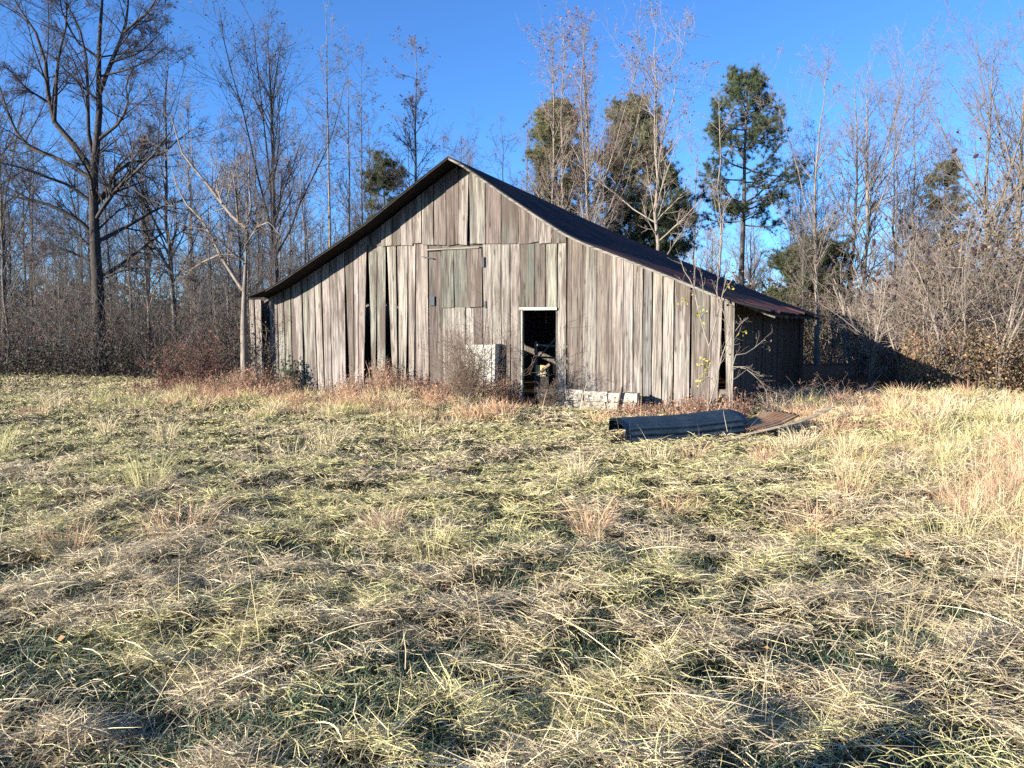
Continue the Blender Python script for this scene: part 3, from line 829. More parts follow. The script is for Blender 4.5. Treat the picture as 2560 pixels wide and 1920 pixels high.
def pine(name, seed, h=14.0, r0=0.16, crown0=0.40, width=3.2, dens=1.0, bushy=False, droop=0.0, ncol=((0.070, 0.090, 0.040), (0.095, 0.108, 0.050), (0.055, 0.078, 0.040))):
    r = np.random.default_rng(seed)
    root = empty(name)
    K = 12; z = np.linspace(0, 1, K)
    P = np.stack([np.cumsum(r.normal(0, 0.03, K)), np.cumsum(r.normal(0, 0.03, K)), z * h], -1)[None]; P[0, 0] = (0, 0, -0.2)
    R = (r0 * (1 - z) ** 0.8 + 0.012)[None]
    nl = int((64 if not bushy else 120) * dens)
    t = np.sort(r.uniform(crown0, 0.99, nl))
    tn = (t - crown0) / (1 - crown0)
    az_ = np.arange(nl) * 2.4
    if bushy: ln = width * np.interp(tn, [0, 0.2, 0.5, 0.75, 0.9, 1], [0.55, 0.95, 1.0, 0.85, 0.6, 0.25]) * r.uniform(0.5, 1.2, nl) * (1 + 0.18 * np.sin(az_ * 2 + seed) * (1 - tn))
    else: ln = width * np.interp(tn, [0, 0.12, 0.35, 0.6, 0.85, 1], [0.55, 0.95, 0.95, 0.72, 0.5, 0.16]) * r.uniform(0.6, 1.1, nl)
    az = np.arange(nl) * 2.4 + r.normal(0, 0.25, nl)
    i = t * (K - 1); b = np.clip(i.astype(int), 0, K - 2); w = (i - b)[:, None]
    S = P[0, b] * (1 - w) + P[0, b + 1] * w
    LP = np.empty((nl, 6, 3)); LP[:, 0] = S
    el = r.normal(0.15, 0.2, nl) - droop
    for k in range(1, 6):
        el = el + 0.07
        d = np.stack([np.cos(az) * np.cos(el), np.sin(az) * np.cos(el), np.sin(el)], -1) + r.normal(0, 0.10, (nl, 3))
        LP[:, k] = LP[:, k - 1] + nrm(d) * (ln / 5)[:, None]
    LR = (0.018 + 0.012 * ln)[:, None] * np.linspace(1, 0.35, 6)[None]
    big = MB(); big.tubes(P, R, 9, BARK_D * 1.5); big.build("trunk", M_BARK, root, True)
    tw = MB(); tw.tubes(LP, LR, 5, BARK_D * 1.3)
    p2, q2 = spawn(r, LP, LR, 10 if not bushy else 10, 0.3, 1.0, 48, 12, 0.34, 0.3, 0.25, 4, 0.35, 0.1, 0.6, 0.008, lmin=0.25)
    tw.tubes(p2, q2, 4, BARK_D * 1.3)
    C = np.concatenate([p2[:, k] for k in (1, 2, 3)] + [p2[:, 3] + r.normal(0, 0.15, (len(p2), 3)) for _ in range(2 if not bushy else 3)] + [LP[:, -1]])
    C = C[r.random(len(C)) < 0.90]
    nd = 30
    m = len(C)
    ax = nrm(r.normal(0, 1, (m * nd, 3)) + np.array([0, 0, 0.45]))
    L = r.uniform(0.13, 0.26, (m * nd, 1)); c0 = np.repeat(C, nd, 0) + r.normal(0, 0.025, (m * nd, 3))
    sd = nrm(np.cross(ax, r.normal(0, 1, (m * nd, 3)))) * 0.0095
    V = np.stack([c0 - sd, c0 + sd, c0 + ax * L], 1).reshape(-1, 3)
    cc = np.array(ncol)[r.integers(0, len(ncol), m)] * r.uniform(0.8, 1.3, (m, 1))
    cr = tw.build("branches", M_TWIG, root, True)
    nb = MB(); nb.add(V, None, np.arange(len(V)).reshape(-1, 3), np.repeat(cc, nd * 3, 0))
    nb.build("crown", M_NEEDLE, root)
    return root
def shrub(name, seed, h=2.5, nst=7, spread=28, stem=0.014, col=BARK_P, n2=6, n3=5, n4=3, leaves=0.3, lsize=0.05, lcol=LEAF_R, arch=0.0, heads=0, K=6, twigr=0.003):
    r = np.random.default_rng(seed)
    root = empty(name)
    az = r.uniform(0, 2 * math.pi, nst); ti = np.abs(r.normal(0, R_(spread), nst)) + 0.04
    d = np.stack([np.cos(az) * np.sin(ti), np.sin(az) * np.sin(ti), np.cos(ti)], -1)
    P = np.empty((nst, 8, 3)); P[:, 0] = d * np.array([0.3, 0.3, 0]) * r.uniform(0.1, 1, (nst, 1)) ; P[:, 0, 2] = -0.1
    ln = h * r.uniform(0.6, 1.1, nst)
    for k in range(1, 8):
        d = nrm(d + r.normal(0, 0.10, (nst, 3)) + np.array([0, 0, 0.06 - arch * k / 8]))
        P[:, k] = P[:, k - 1] + d * (ln / 7)[:, None]
    Rr = stem * r.uniform(0.6, 1.3, (nst, 1)) * np.linspace(1, 0.4, 8)[None]
    st = MB(); st.tubes(P, Rr, 6, col * 1.0)
    tw = MB(); tips = []
    p, q = P, Rr
    for lv, n in enumerate((n2, n3, n4)):
        if not n: break
        p, q = spawn(r, p, q, n, 0.22, 1.0, 44, 16, (0.40, 0.5, 0.55)[lv], 0.35, 0.3, (6, 5, 4)[lv], 0.35 - arch, 0.13, 0.65, twigr, lmin=0.08)
        tw.tubes(p, q, (5, 4, 3)[lv], col * r.uniform(0.85, 1.1)); tips.append(p[:, -1]); tips.append(p[:, 1])
    st.build("stem", M_BARK, root, True)
    tw.build("branches", M_TWIG, root, True)
    T = np.concatenate(tips)
    if leaves > 0:
        lf = MB(); C = T[r.random(len(T)) < leaves]; C = C[C[:, 2] > 0.02]
        leaf_quads(lf, r, C + r.normal(0, 0.02, C.shape), lsize, lcol, 0.35, 0.4)
        o = lf.build("foliage", M_LEAF, root)
    if heads:
        tp = tips[0]; tp = tp[np.argsort(-tp[:, 2])][:heads]
        for c in tp:
            KK = 5; l = r.uniform(0.14, 0.24); dd = nrm(np.array([r.normal(0, 0.5), r.normal(0, 0.5), -0.3 if r.random() < 0.6 else 0.8]))
            q_ = np.array([c + dd * l * s for s in np.linspace(0, 1, KK)]); q_[:, 2] -= np.linspace(0, 0.05, KK) ** 1.2
            hd = MB(); hd.tubes(q_[None], np.array([[0.014, 0.042, 0.050, 0.034, 0.008]]), 6, np.array([0.055, 0.030, 0.034])); hd.build("seed_head", M_LEAF, root)
    return root
def put(o, x, y, sc=1.0, rz=0.0):
    o.location = (x, y, float(ground_z(x, y))); o.rotation_euler = (0, 0, rz); o.scale = (sc,) * 3
    return o
def base(px, Z): return (px - 1280) / PX_F * Z

# ------------------------------------------------------------------ meadow
def ribbons(mb, r, base_, az, th0, th1, ln, wd, col, K=4, curl=0.25, tipcol=None):
    """bent grass blades: th0, th1 lean from upright at root and tip"""
    n = len(base_)
    s = np.linspace(0, 1, K)
    P = np.empty((n, K, 3)); P[:, 0] = base_
    a = az.copy()
    for k in range(1, K):
        th = th0 + (th1 - th0) * ((k - 0.5) / (K - 1)) ** 1.1
        a = a + r.normal(0, curl, n)
        P[:, k] = P[:, k - 1] + np.stack([np.sin(th) * np.cos(a), np.sin(th) * np.sin(a), np.cos(th)], -1) * (ln / (K - 1))[:, None]
    gzz = ground_z(P[:, -1, 0], P[:, -1, 1]) + 0.012
    low = np.minimum(P[:, -1, 2] - gzz, 0)
    P[:, :, 2] -= low[:, None] * s[None] ** 1.5
    tw = r.uniform(-1.25, 1.25, n)
    side = np.stack([-np.sin(az) * np.cos(tw), np.cos(az) * np.cos(tw), np.sin(tw)], -1)
    wk = np.interp(s, [0, 0.35, 0.75, 1], [0.8, 1.0, 0.7, 0.12])
    Lf = P - side[:, None] * (wd[:, None] * wk[None] / 2)[..., None]
    Rt = P + side[:, None] * (wd[:, None] * wk[None] / 2)[..., None]
    V = np.stack([Lf, Rt], 2).reshape(-1, 3)
    m = np.arange(n)[:, None] * 2 * K + np.arange(K - 1)[None] * 2
    Q = np.stack([m, m + 1, m + 3, m + 2], -1).reshape(-1, 4)
    mb.add(V, Q, None, np.repeat(col, 2 * K, 0))
def scatter(r, n, y0, y1, spread=0.92, side=1.6):
    y = y0 * (y1 / y0) ** r.uniform(0, 1, n)
    x = r.uniform(-1, 1, n) * (spread * y * 0.78 + side)
    return x, y
def barn_local(x, y):
    return (x - B0[0]) * BU[0] + (y - B0[1]) * BU[1], (x - B0[0]) * BD[0] + (y - B0[1]) * BD[1]
def keep_out(x, y):
    a, d = barn_local(x, y)
    inside = (a > A_L - 0.05) & (a < 0.05 + 1.2 * np.clip(d / DEPTH, 0, 1)) & (d > -0.02) & (d < DEPTH)
    blk = (a > Fa(1345) - 0.02) & (a < Fa(1345) + 1.95) & (d > -0.57) & (d < 0)
    q = np.array([pb0 - pa0])[0]; L = np.hypot(q[0], q[1]); q = q / L
    t = (x - pa0[0]) * q[0] + (y - pa0[1]) * q[1]; o = -(x - pa0[0]) * q[1] + (y - pa0[1]) * q[0]
    sh = (t > 0) & (t < L) & (o > 0.0) & (o < 1.0)
    q = (pb1 - pa1); L = np.hypot(q[0], q[1]); q = q / L
    t = (x - pa1[0]) * q[0] + (y - pa1[1]) * q[1]; o = -(x - pa1[0]) * q[1] + (y - pa1[1]) * q[0]
    sh2 = (t > 0) & (t < L) & (o > 0.0) & (o < 0.7) & (vnoise(x * 3, y * 3, 2) < 0.75)
    return inside | blk | sh | sh2
def field_edge(x):
    return np.where(x > 3, np.minimum(23.5 - 0.22 * x, 19.0 - 0.1 * x), 23.5 - 0.22 * x)
GB = 1.22
STRAW = np.array([[0.52, 0.43, 0.27], [0.61, 0.51, 0.33], [0.42, 0.33, 0.21], [0.28, 0.205, 0.135], [0.55, 0.47, 0.26]])
YGRN = np.array([[0.45, 0.41, 0.18], [0.34, 0.325, 0.135], [0.54, 0.485, 0.235], [0.52, 0.45, 0.225]])
DGRN = np.array([[0.045, 0.078, 0.042], [0.065, 0.10, 0.052], [0.115, 0.15, 0.085], [0.038, 0.062, 0.042]])
ORNG = np.array([[0.52, 0.33, 0.19], [0.44, 0.27, 0.165], [0.60, 0.42, 0.24], [0.36, 0.20, 0.14]])
def pick(r, pal, n, var=0.22): return GB * pal[r.integers(0, len(pal), n)] * r.uniform(1 - var, 1 + var, (n, 1))
rm = np.random.default_rng(21)
grass = MB()
def zone_green(x, y):
    """0..1: patches where the green sward shows through the straw"""
    p = fbm(x / 0.42, y / 0.36, 31, 3)
    g = sstep(0.56, 0.66, p - 0.045 + 0.04 * sstep(9, 5, y) + 0.12 * sstep(4.6, 2.7, y) + 0.03 * (x < 0.5) * (y < 5) - 0.05 * sstep(8, 13, y))
    return g
def tall_zone(x, y):
    a, d = barn_local(x, y)
    w = np.exp(-((-d - 2.6) / 1.5) ** 2) * (a > -14) * (1 - sstep(-5.0, -2.5, a))             # rank growth before the wall
    w = np.maximum(w, 0.75 * sstep(-1.6, -0.2, d) * (a > -14) * (1 - sstep(-5.5, -4.0, a)) + 0.25 * sstep(-1.0, -0.2, d) * (a < 0.5))
    rt = sstep(2.2, 5.0, x - 0.12 * y) * sstep(3.0, 6.5, y)                             # right side of the field
    return np.clip(np.maximum(w, 0.75 * rt), 0, 1)

# matted straw
n = 620000
x, y = scatter(rm, n, 2.0, 27)
g = zone_green(x, y); tz = tall_zone(x, y)
k = ~keep_out(x, y) & (rm.random(n) > 0.85 * g) & (rm.random(n) < 0.25 + 0.75 * sstep(0.30, 0.50, fbm(x / 0.17, y / 0.15, 35, 2))) & (y < field_edge(x) + rm.normal(0, 0.8, n))
x, y, g, tz = x[k], y[k], g[k], tz[k]; n = len(x)
flow = (fbm(x / 1.6, y / 1.6, 51, 2) - 0.5) * 7.0 + 0.3
az = flow + rm.normal(0, 2.2, n)
mown = sstep(1.0, -6.0, x + 0.3 * (y - 12)) * sstep(7, 11, y)
ln = (rm.uniform(0.04, 0.12, n) + 0.12 * (rm.random(n) < 0.10)) * (1 - 0.35 * mown) * (1 + 0.3 * tz)
wd = np.maximum(rm.uniform(0.0018, 0.0042, n), y * 0.00066 * rm.uniform(0.7, 1.3, n))
th0 = np.radians(rm.normal(74, 17, n) - 22 * tz); th1 = np.radians(rm.normal(93, 18, n) - 10 * tz)
hz = (sstep(0.25, 0.75, fbm(x / 0.24, y / 0.20, 61, 2)) * 0.085 + rm.uniform(0, 0.045, n))
_a, _d = barn_local(x, y); low = (_a > -4.8) & (_a < 0.4) & (_d > -2.0) & (_d < 0.2); hz = np.where(low, hz * 0.25, hz); ln = np.where(low, ln * 0.7, ln)
b = np.stack([x, y, ground_z(x, y) + hz], -1)
yel = sstep(0.42, 0.66, fbm(x / 0.8, y / 0.6, 71, 3) + 0.16 * sstep(3.5, 8, y) - 0.08 + 0.06 * mown)
c = np.where((rm.random(n) < yel * 0.78)[:, None], pick(rm, YGRN, n), pick(rm, STRAW, n))
ribbons(grass, rm, b, az, np.clip(th0, 0.1, 1.75), np.clip(th1, 0.4, 2.1), ln, wd, c, curl=0.12)
# yellow green grass standing between
n = 60000
x, y = scatter(rm, n, 2.0, 25)
tz = tall_zone(x, y); g = zone_green(x, y)
k = ~keep_out(x, y) & (y < field_edge(x)) & (rm.random(n) > 0.5 * g); x, y, tz = x[k], y[k], tz[k]; n = len(x)
az = rm.uniform(0, 2 * math.pi, n)
ln = rm.uniform(0.05, 0.13, n) * (1 + 1.0 * tz)
wd = np.maximum(rm.uniform(0.003, 0.006, n), y * 0.0007)
b = np.stack([x, y, ground_z(x, y) - 0.01], -1)
c = np.where((rm.random(n) < 0.66)[:, None], pick(rm, YGRN, n), pick(rm, STRAW, n))
ribbons(grass, rm, b, az, np.radians(rm.normal(34, 14, n) - 14 * tz), np.radians(rm.normal(80, 22, n)), ln, wd, c)
# dark green tufts
n = 170000
x, y = scatter(rm, n, 2.0, 16)
g = zone_green(x, y)
k = ~keep_out(x, y) & (rm.random(n) < 0.04 + 0.96 * g) & (y < field_edge(x)); x, y = x[k], y[k]; n = len(x)
az = rm.uniform(0, 2 * math.pi, n)
ln = rm.uniform(0.05, 0.16, n)
wd = np.maximum(rm.uniform(0.003, 0.006, n), y * 0.0007)
b = np.stack([x, y, ground_z(x, y) - 0.015], -1)
ribbons(grass, rm, b, az, np.radians(rm.normal(25, 12, n)), np.radians(rm.normal(85, 25, n)), ln, wd, pick(rm, DGRN, n, 0.35))
go = grass.build("meadow_grass", M_GRASS)
tag(go, "matted straw coloured and green meadow grass across the foreground", "grass", kind="stuff")
# rank dry grass and weeds: along the barn wall, over the right of the field, and odd long stalks
tall = MB()
n = 120000
x, y = scatter(rm, n, 4.0, 24)
tz = tall_zone(x, y); nz = fbm(x / 0.9, y / 0.9, 81, 2)
k = ~keep_out(x, y) & (rm.random(n) < np.clip(tz * sstep(0.30, 0.60, nz) * 1.6, 0, 1)) & (y < field_edge(x) + 0.6)
x, y, tz = x[k], y[k], tz[k]; n = len(x)
a, d = barn_local(x, y)
near = np.exp(-np.clip(-d - 0.3, 0, 9) / 0.9) * (a > -15) * (a < 2)
ln = rm.uniform(0.16, 0.40, n) * (0.75 + 0.2 * near) * np.where((a > -4.9) & (a < 1) & (d > -2.6) & (d < 1), 0.32, 1.0)
wd = np.maximum(rm.uniform(0.002, 0.004, n), y * 0.0006)
org = sstep(0.45, 0.58, fbm(x / 1.0, y / 0.8, 91, 2) + 0.16 * near - 0.10 * (x > 5))
c = np.where((rm.random(n) < org)[:, None], pick(rm, ORNG, n), np.where((rm.random(n) < 0.45)[:, None], pick(rm, YGRN, n), pick(rm, STRAW, n)))
b = np.stack([x, y, ground_z(x, y) - 0.02], -1)
az = rm.uniform(0, 2 * math.pi, n)
ribbons(tall, rm, b, az, np.radians(rm.normal(8, 6, n)), np.radians(rm.normal(55, 28, n)), ln, wd, c, K=5)
# tussocks of taller grass
nt_ = 2600
x, y = scatter(rm, nt_, 5.0, 22, 1.0); a, d = barn_local(x, y)
pr = np.exp(-((-d - 1.9) / 1.7) ** 2) * (a > -13) * (1 - sstep(-4.8, -3.0, a)) + 0.6 * sstep(2.2, 4.8, x - 0.10 * y) + 0.03
k = ~keep_out(x, y) & (rm.random(nt_) < pr) & (y < field_edge(x)) & ~((a > -4.9) & (a < 0.4) & (d > -2.0)); x, y, a, d = x[k], y[k], a[k], d[k]
for i in range(len(x)):
    m_ = int(rm.uniform(50, 130)); rr_ = rm.uniform(0.10, 0.26); hgt = rm.uniform(0.20, 0.50)
    az = rm.uniform(0, 6.28, m_); q = rr_ * np.sqrt(rm.random(m_))
    bx, by = x[i] + np.cos(az) * q, y[i] + np.sin(az) * q
    pal = ORNG if rm.random() < (0.30 + 0.25 * (d[i] > -3.2)) * (x[i] < 6) + 0.3 * (x[i] > 6) else (YGRN if rm.random() < 0.55 else STRAW * 1.1)
    ribbons(tall, rm, np.stack([bx, by, ground_z(bx, by) - 0.02], -1), az + rm.normal(0, 0.6, m_), np.radians(rm.normal(10, 8, m_)), np.radians(rm.normal(62, 26, m_)), hgt * rm.uniform(0.6, 1.1, m_), np.full(m_, max(0.0032, y[i] * 0.0006)), pick(rm, pal, m_), K=5)
# single stalks
n = 800
x, y = scatter(rm, n, 2.8, 15); k = ~keep_out(x, y) & (rm.random(n) < 0.25 + 0.75 * sstep(1.5, 4.5, x)); x, y = x[k], y[k]; n = len(x)
b = np.stack([x, y, ground_z(x, y) - 0.02], -1)
ribbons(tall, rm, b, rm.uniform(0, 6.28, n), np.radians(rm.normal(10, 8, n)), np.radians(rm.normal(30, 22, n)), rm.uniform(0.3, 0.75, n), np.maximum(0.0035, y * 0.0006), pick(rm, STRAW, n), K=6, curl=0.12)
# fallen stalks lying over the mat
n = 300
x, y = scatter(rm, n, 2.3, 9); k = ~keep_out(x, y); x, y = x[k], y[k]; n = len(x)
b = np.stack([x, y, ground_z(x, y) + 0.08], -1)
ribbons(tall, rm, b, rm.uniform(0, 6.28, n), np.radians(rm.normal(72, 8, n)), np.radians(rm.normal(97, 6, n)), rm.uniform(0.25, 0.6, n), np.full(n, 0.0045), pick(rm, STRAW * 1.15, n), K=6, curl=0.10)
# brown weed stems with small leaves at the foot of the wall
n = 16000
a = rm.uniform(A_L - 2.2, 0.4, n); d = -np.abs(rm.normal(0, 0.95, n)) - 0.05
x = B0[0] + BU[0] * a + BD[0] * d; y = B0[1] + BU[1] * a + BD[1] * d
dens = fbm(a / 0.8, d / 0.8, 101, 2)
k = ~keep_out(x, y) & (rm.random(n) < sstep(0.36, 0.62, dens)) & ~((a > -4.75) & (a < -2.0) & (d < -0.45) & (rm.random(n) < 0.88)) & ~((a > -2.6) & (rm.random(n) < 0.6)); x, y, a, d = x[k], y[k], a[k], d[k]; n = len(x)
b = np.stack([x, y, ground_z(x, y) - 0.02], -1)
hh = rm.uniform(0.25, 0.90, n) * np.exp(-np.abs(d) * 0.30) * (0.55 + 0.9 * vnoise(a / 1.3, d * 0, 7)) * np.where(a > -4.4, 0.5, 1.0)
ribbons(tall, rm, b, rm.uniform(0, 6.28, n), np.radians(rm.normal(6, 5, n)), np.radians(rm.normal(28, 18, n)), hh, np.full(n, 0.010), pick(rm, np.array([[0.26, 0.17, 0.11], [0.40, 0.27, 0.17], [0.18, 0.12, 0.09]]), n), K=5, curl=0.3)
m_ = 5
C = np.repeat(b, m_, 0) + np.stack([rm.normal(0, 0.05, n * m_), rm.normal(0, 0.05, n * m_), rm.uniform(0.25, 1.0, n * m_) * np.repeat(hh, m_)], -1)
leaf_quads(tall, rm, C, 0.045, np.array([[0.33, 0.19, 0.115], [0.24, 0.13, 0.085], [0.42, 0.28, 0.17], [0.17, 0.11, 0.085], [0.34, 0.14, 0.10]]), 0.3, 0.3, 0.5)
tag(tall.build("dry_weeds", M_GRASS), "tall dry orange and tan weeds along the barn wall and right field", "weeds", kind="stuff")
# fallen leaves here and there on the grass
lv = MB(); n = 90; x, y = scatter(rm, n, 3.5, 16)
leaf_quads(lv, rm, np.stack([x, y, ground_z(x, y) + rm.uniform(0.10, 0.16, n)], -1), 0.04, np.array([[0.24, 0.11, 0.055], [0.16, 0.09, 0.06], [0.32, 0.17, 0.08]]), 0.3, 0.1, 0.7)
tag(lv.build("fallen_leaves", M_LEAF), "scattered brown fallen leaves caught on top of the grass", "leaves", kind="stuff")

# ------------------------------------------------------------------ shrubs close to the barn
def place_at(o, px, Z, rz=0.0, sc=1.0): return put(o, base(px, Z), Z, sc, rz)
WEED = np.array([0.16, 0.115, 0.085])
o = shrub("brown_bush", 301, h=1.9, nst=70, spread=22, stem=0.006, col=WEED, n2=7, n3=4, n4=0, leaves=0.35, lsize=0.03, lcol=np.array([[0.20, 0.15, 0.08], [0.13, 0.10, 0.06], [0.24, 0.20, 0.10]]))
place_at(o, 1165, 15.35, 0, 0.80); tag(o, "dense bristly brown bush in front of the white cabinet", "bush")
# arching bare twigs above it
o = shrub("bare_bush", 309, h=2.1, nst=9, spread=30, stem=0.009, col=np.array([0.11, 0.08, 0.065]), n2=6, n3=3, n4=0, leaves=0.0)
place_at(o, 1190, 15.6, 0.6, 1.0); tag(o, "thin bare dark bush spreading twigs above the white cabinet", "bush")
RED = np.array([[0.17, 0.065, 0.055], [0.12, 0.05, 0.045], [0.23, 0.10, 0.07], [0.09, 0.05, 0.04]])
o = shrub("red_bush", 302, h=1.5, nst=18, spread=36, stem=0.008, col=WEED, n2=7, n3=5, n4=2, leaves=0.5, lsize=0.055, lcol=RED)
place_at(o, 490, 19.6, 0, 0.95); tag(o, "dark red leaved bush on the left beside the pale tree", "bush")
o = shrub("red_bush", 303, h=1.1, nst=14, spread=40, stem=0.007, col=WEED, n2=6, n3=5, n4=2, leaves=0.45, lsize=0.05, lcol=RED * 1.1)
place_at(o, 425, 19.0, 1, 0.9); tag(o, "low reddish bush at the far left of the barn weeds", "bush")
o = shrub("ivy_vine", 304, h=2.2, nst=9, spread=6, stem=0.012, col=np.array([0.14, 0.11, 0.09]), n2=9, n3=5, n4=0, leaves=0.5, lsize=0.05, lcol=np.array([[0.10, 0.10, 0.055], [0.06, 0.075, 0.04], [0.16, 0.13, 0.08]]))
p = local(Fa(664), -0.14, 0); put(o, p[0], p[1], 0.95, 0.3); tag(o, "leafy vine climbing the dark gap at the left end of the wall", "vine")
o = shrub("leafy_weed", 305, h=1.0, nst=8, spread=30, stem=0.006, col=np.array([0.13, 0.13, 0.09]), n2=7, n3=4, n4=0, leaves=0.8, lsize=0.07, lcol=np.array([[0.07, 0.09, 0.06], [0.10, 0.11, 0.075]]))
p = local(Fa(738), -0.25, 0); put(o, p[0], p[1], 0.9, 0.3); tag(o, "dull green weed against the left boards", "weed")
o = shrub("leafy_weed", 306, h=0.7, nst=14, spread=34, stem=0.006, col=WEED, n2=6, n3=4, n4=2, leaves=0.5, lsize=0.035, lcol=np.array([[0.16, 0.12, 0.09], [0.11, 0.085, 0.065]]))
p = local(Fa(1400), -0.85, 0); put(o, p[0], p[1], 0.72, 0.3); tag(o, "small brown weed growing over the pale blocks", "weed")
# sapling with a forked stem at the right end of the wall
def sapling():
    Z = 14.2
    r = np.random.default_rng(5)
    root = empty("forked_sapling")
    def W(pts, dz=0.0):
        return np.array([at(1680 + x / 3.771, 620 + y / 3.771, Z + dz + 0.12 * math.sin(i * 1.7 + x)) for i, (x, y) in enumerate(pts)])
    st = [(W([(335, 1560), (350, 1250), (355, 1050), (350, 930)]), 0.024), (W([(350, 930), (300, 780), (230, 520), (200, 330), (120, 240), (80, 100)]), 0.013),
          (W([(350, 930), (400, 760), (430, 600), (480, 430), (520, 250), (570, 0)]), 0.013), (W([(250, 580), (215, 420), (205, 300), (225, 120), (222, 0)]), 0.009),
          (W([(440, 560), (420, 380), (450, 180), (455, -60)]), 0.010), (W([(480, 430), (580, 280), (660, 0)]), 0.008), (W([(300, 560), (290, 330), (255, 150)]), 0.008),
          (W([(330, 1560), (420, 1250), (470, 1000), (560, 800), (470, 560)], -0.2), 0.014), (W([(540, 1500), (560, 1150), (600, 1010), (720, 990), (850, 880)], -0.3), 0.012),
          (W([(600, 780), (660, 700), (720, 660)], -0.3), 0.008), (W([(560, 1150), (660, 1110), (800, 1220), (890, 1330), (900, 1500)], -0.35), 0.009), (W([(560, 1120), (700, 1120), (830, 1200)], -0.4), 0.008)]
    org = st[0][0][0].copy()
    L = np.array([polyres(p, 9) for p, _ in st]); Rr = np.array([w * np.linspace(1, 0.45, 9) for _, w in st])
    L = L - org
    m = MB(); m.tubes(L[:1], Rr[:1], 7, BARK_P); m.build("stem", M_BARK, root, True)
    t = MB(); t.tubes(L[1:], Rr[1:], 6, BARK_P)
    p2, q2 = spawn(r, L[1:], Rr[1:], 7, 0.25, 1, 45, 14, 0.28, 0.4, 0.35, 5, 0.3, 0.12, 0.6, 0.0035); t.tubes(p2, q2, 4, BARK_P * 0.9)
    p3, q3 = spawn(r, p2, q2, 3, 0.3, 1, 45, 14, 0.45, 0.4, 0.35, 4, 0.2, 0.12, 0.7, 0.003); t.tubes(p3, q3, 3, BARK_P * 0.8)
    t.build("branches", M_TWIG, root, True)
    C = []
    for cx, cy, nn, sd in ((110, 480, 16, 0.10), (250, 610, 14, 0.12), (300, 1090, 18, 0.10), (320, 1210, 16, 0.09), (255, 1265, 8, 0.06), (690, 790, 8, 0.08), (550, 360, 10, 0.07)):
        C.append(at(1680 + cx / 3.771, 620 + cy / 3.771, Z) - org + r.normal(0, sd * 0.6, (nn, 3)))
    lf = MB(); leaf_quads(lf, r, np.concatenate(C), 0.065, np.array([[0.50, 0.40, 0.06], [0.42, 0.36, 0.08], [0.34, 0.32, 0.08]]), 0.2)
    k = r.random(len(p3)) < 0.25
    leaf_quads(lf, r, p3[k, -1], 0.045, np.array([[0.20, 0.13, 0.09], [0.14, 0.09, 0.07]]), 0.3)
    lf.build("yellow_leaves", M_LEAF, root)
    root.location = org
    return tag(root, "forked bare sapling with a few yellow leaves at the barn's right corner", "sapling")
sapling()
o = shrub("dead_brush", 307, h=1.0, nst=14, spread=42, stem=0.007, col=np.array([0.17, 0.12, 0.10]), n2=6, n3=4, n4=0, leaves=0.35, lsize=0.04, lcol=np.array([[0.20, 0.12, 0.10], [0.13, 0.08, 0.07]]), arch=0.5)
put(o, 5.0, 14.3, 0.9); tag(o, "arching purple brown brush in front of the dark side wall", "brush")
o = copy_thing(o, (6.3, 14.7, float(ground_z(6.3, 14.7))), 2.0, 0.9, "arching purple brown brush where the side wall shadow begins"); 
o = shrub("grass_clump", 308, h=0.95, nst=13, spread=20, stem=0.0028, col=np.array([0.30, 0.25, 0.14]), n2=2, n3=0, n4=0, leaves=0.2, lsize=0.03, lcol=YGRN)
put(o, base(2280, 3.6), 3.6, 0.75); tag(o, "tall thin stalk clump standing at the lower right of the meadow", "grass clump")

# post added out of view to cast a long shadow over the near right grass
fp = MB(); P = polyres([(0, 0, -0.3), (0.02, 0.0, 0.7), (0.0, 0.02, 1.48)], 7)
fp.tubes(P[None], np.full((1, 7), 0.065) * np.linspace(1.1, 0.95, 7)[None], 9, np.array([0.16, 0.135, 0.115]), 0.4)
fp.add(P[-1] + np.stack([0.062 * np.cos(np.arange(9) * 2 * math.pi / 9), 0.062 * np.sin(np.arange(9) * 2 * math.pi / 9), 0 * np.arange(9)], -1), None, [(0, i, i + 1) for i in range(1, 8)], np.array([0.14, 0.12, 0.10]))
po = fp.build("added_shadow_post", M_WOODIN, None, True); po.location = (-3.42, 0.10, float(ground_z(-3.42, 0.10)))
tag(po, "unseen round post added at the near left to cast the long thin shadow", "post")

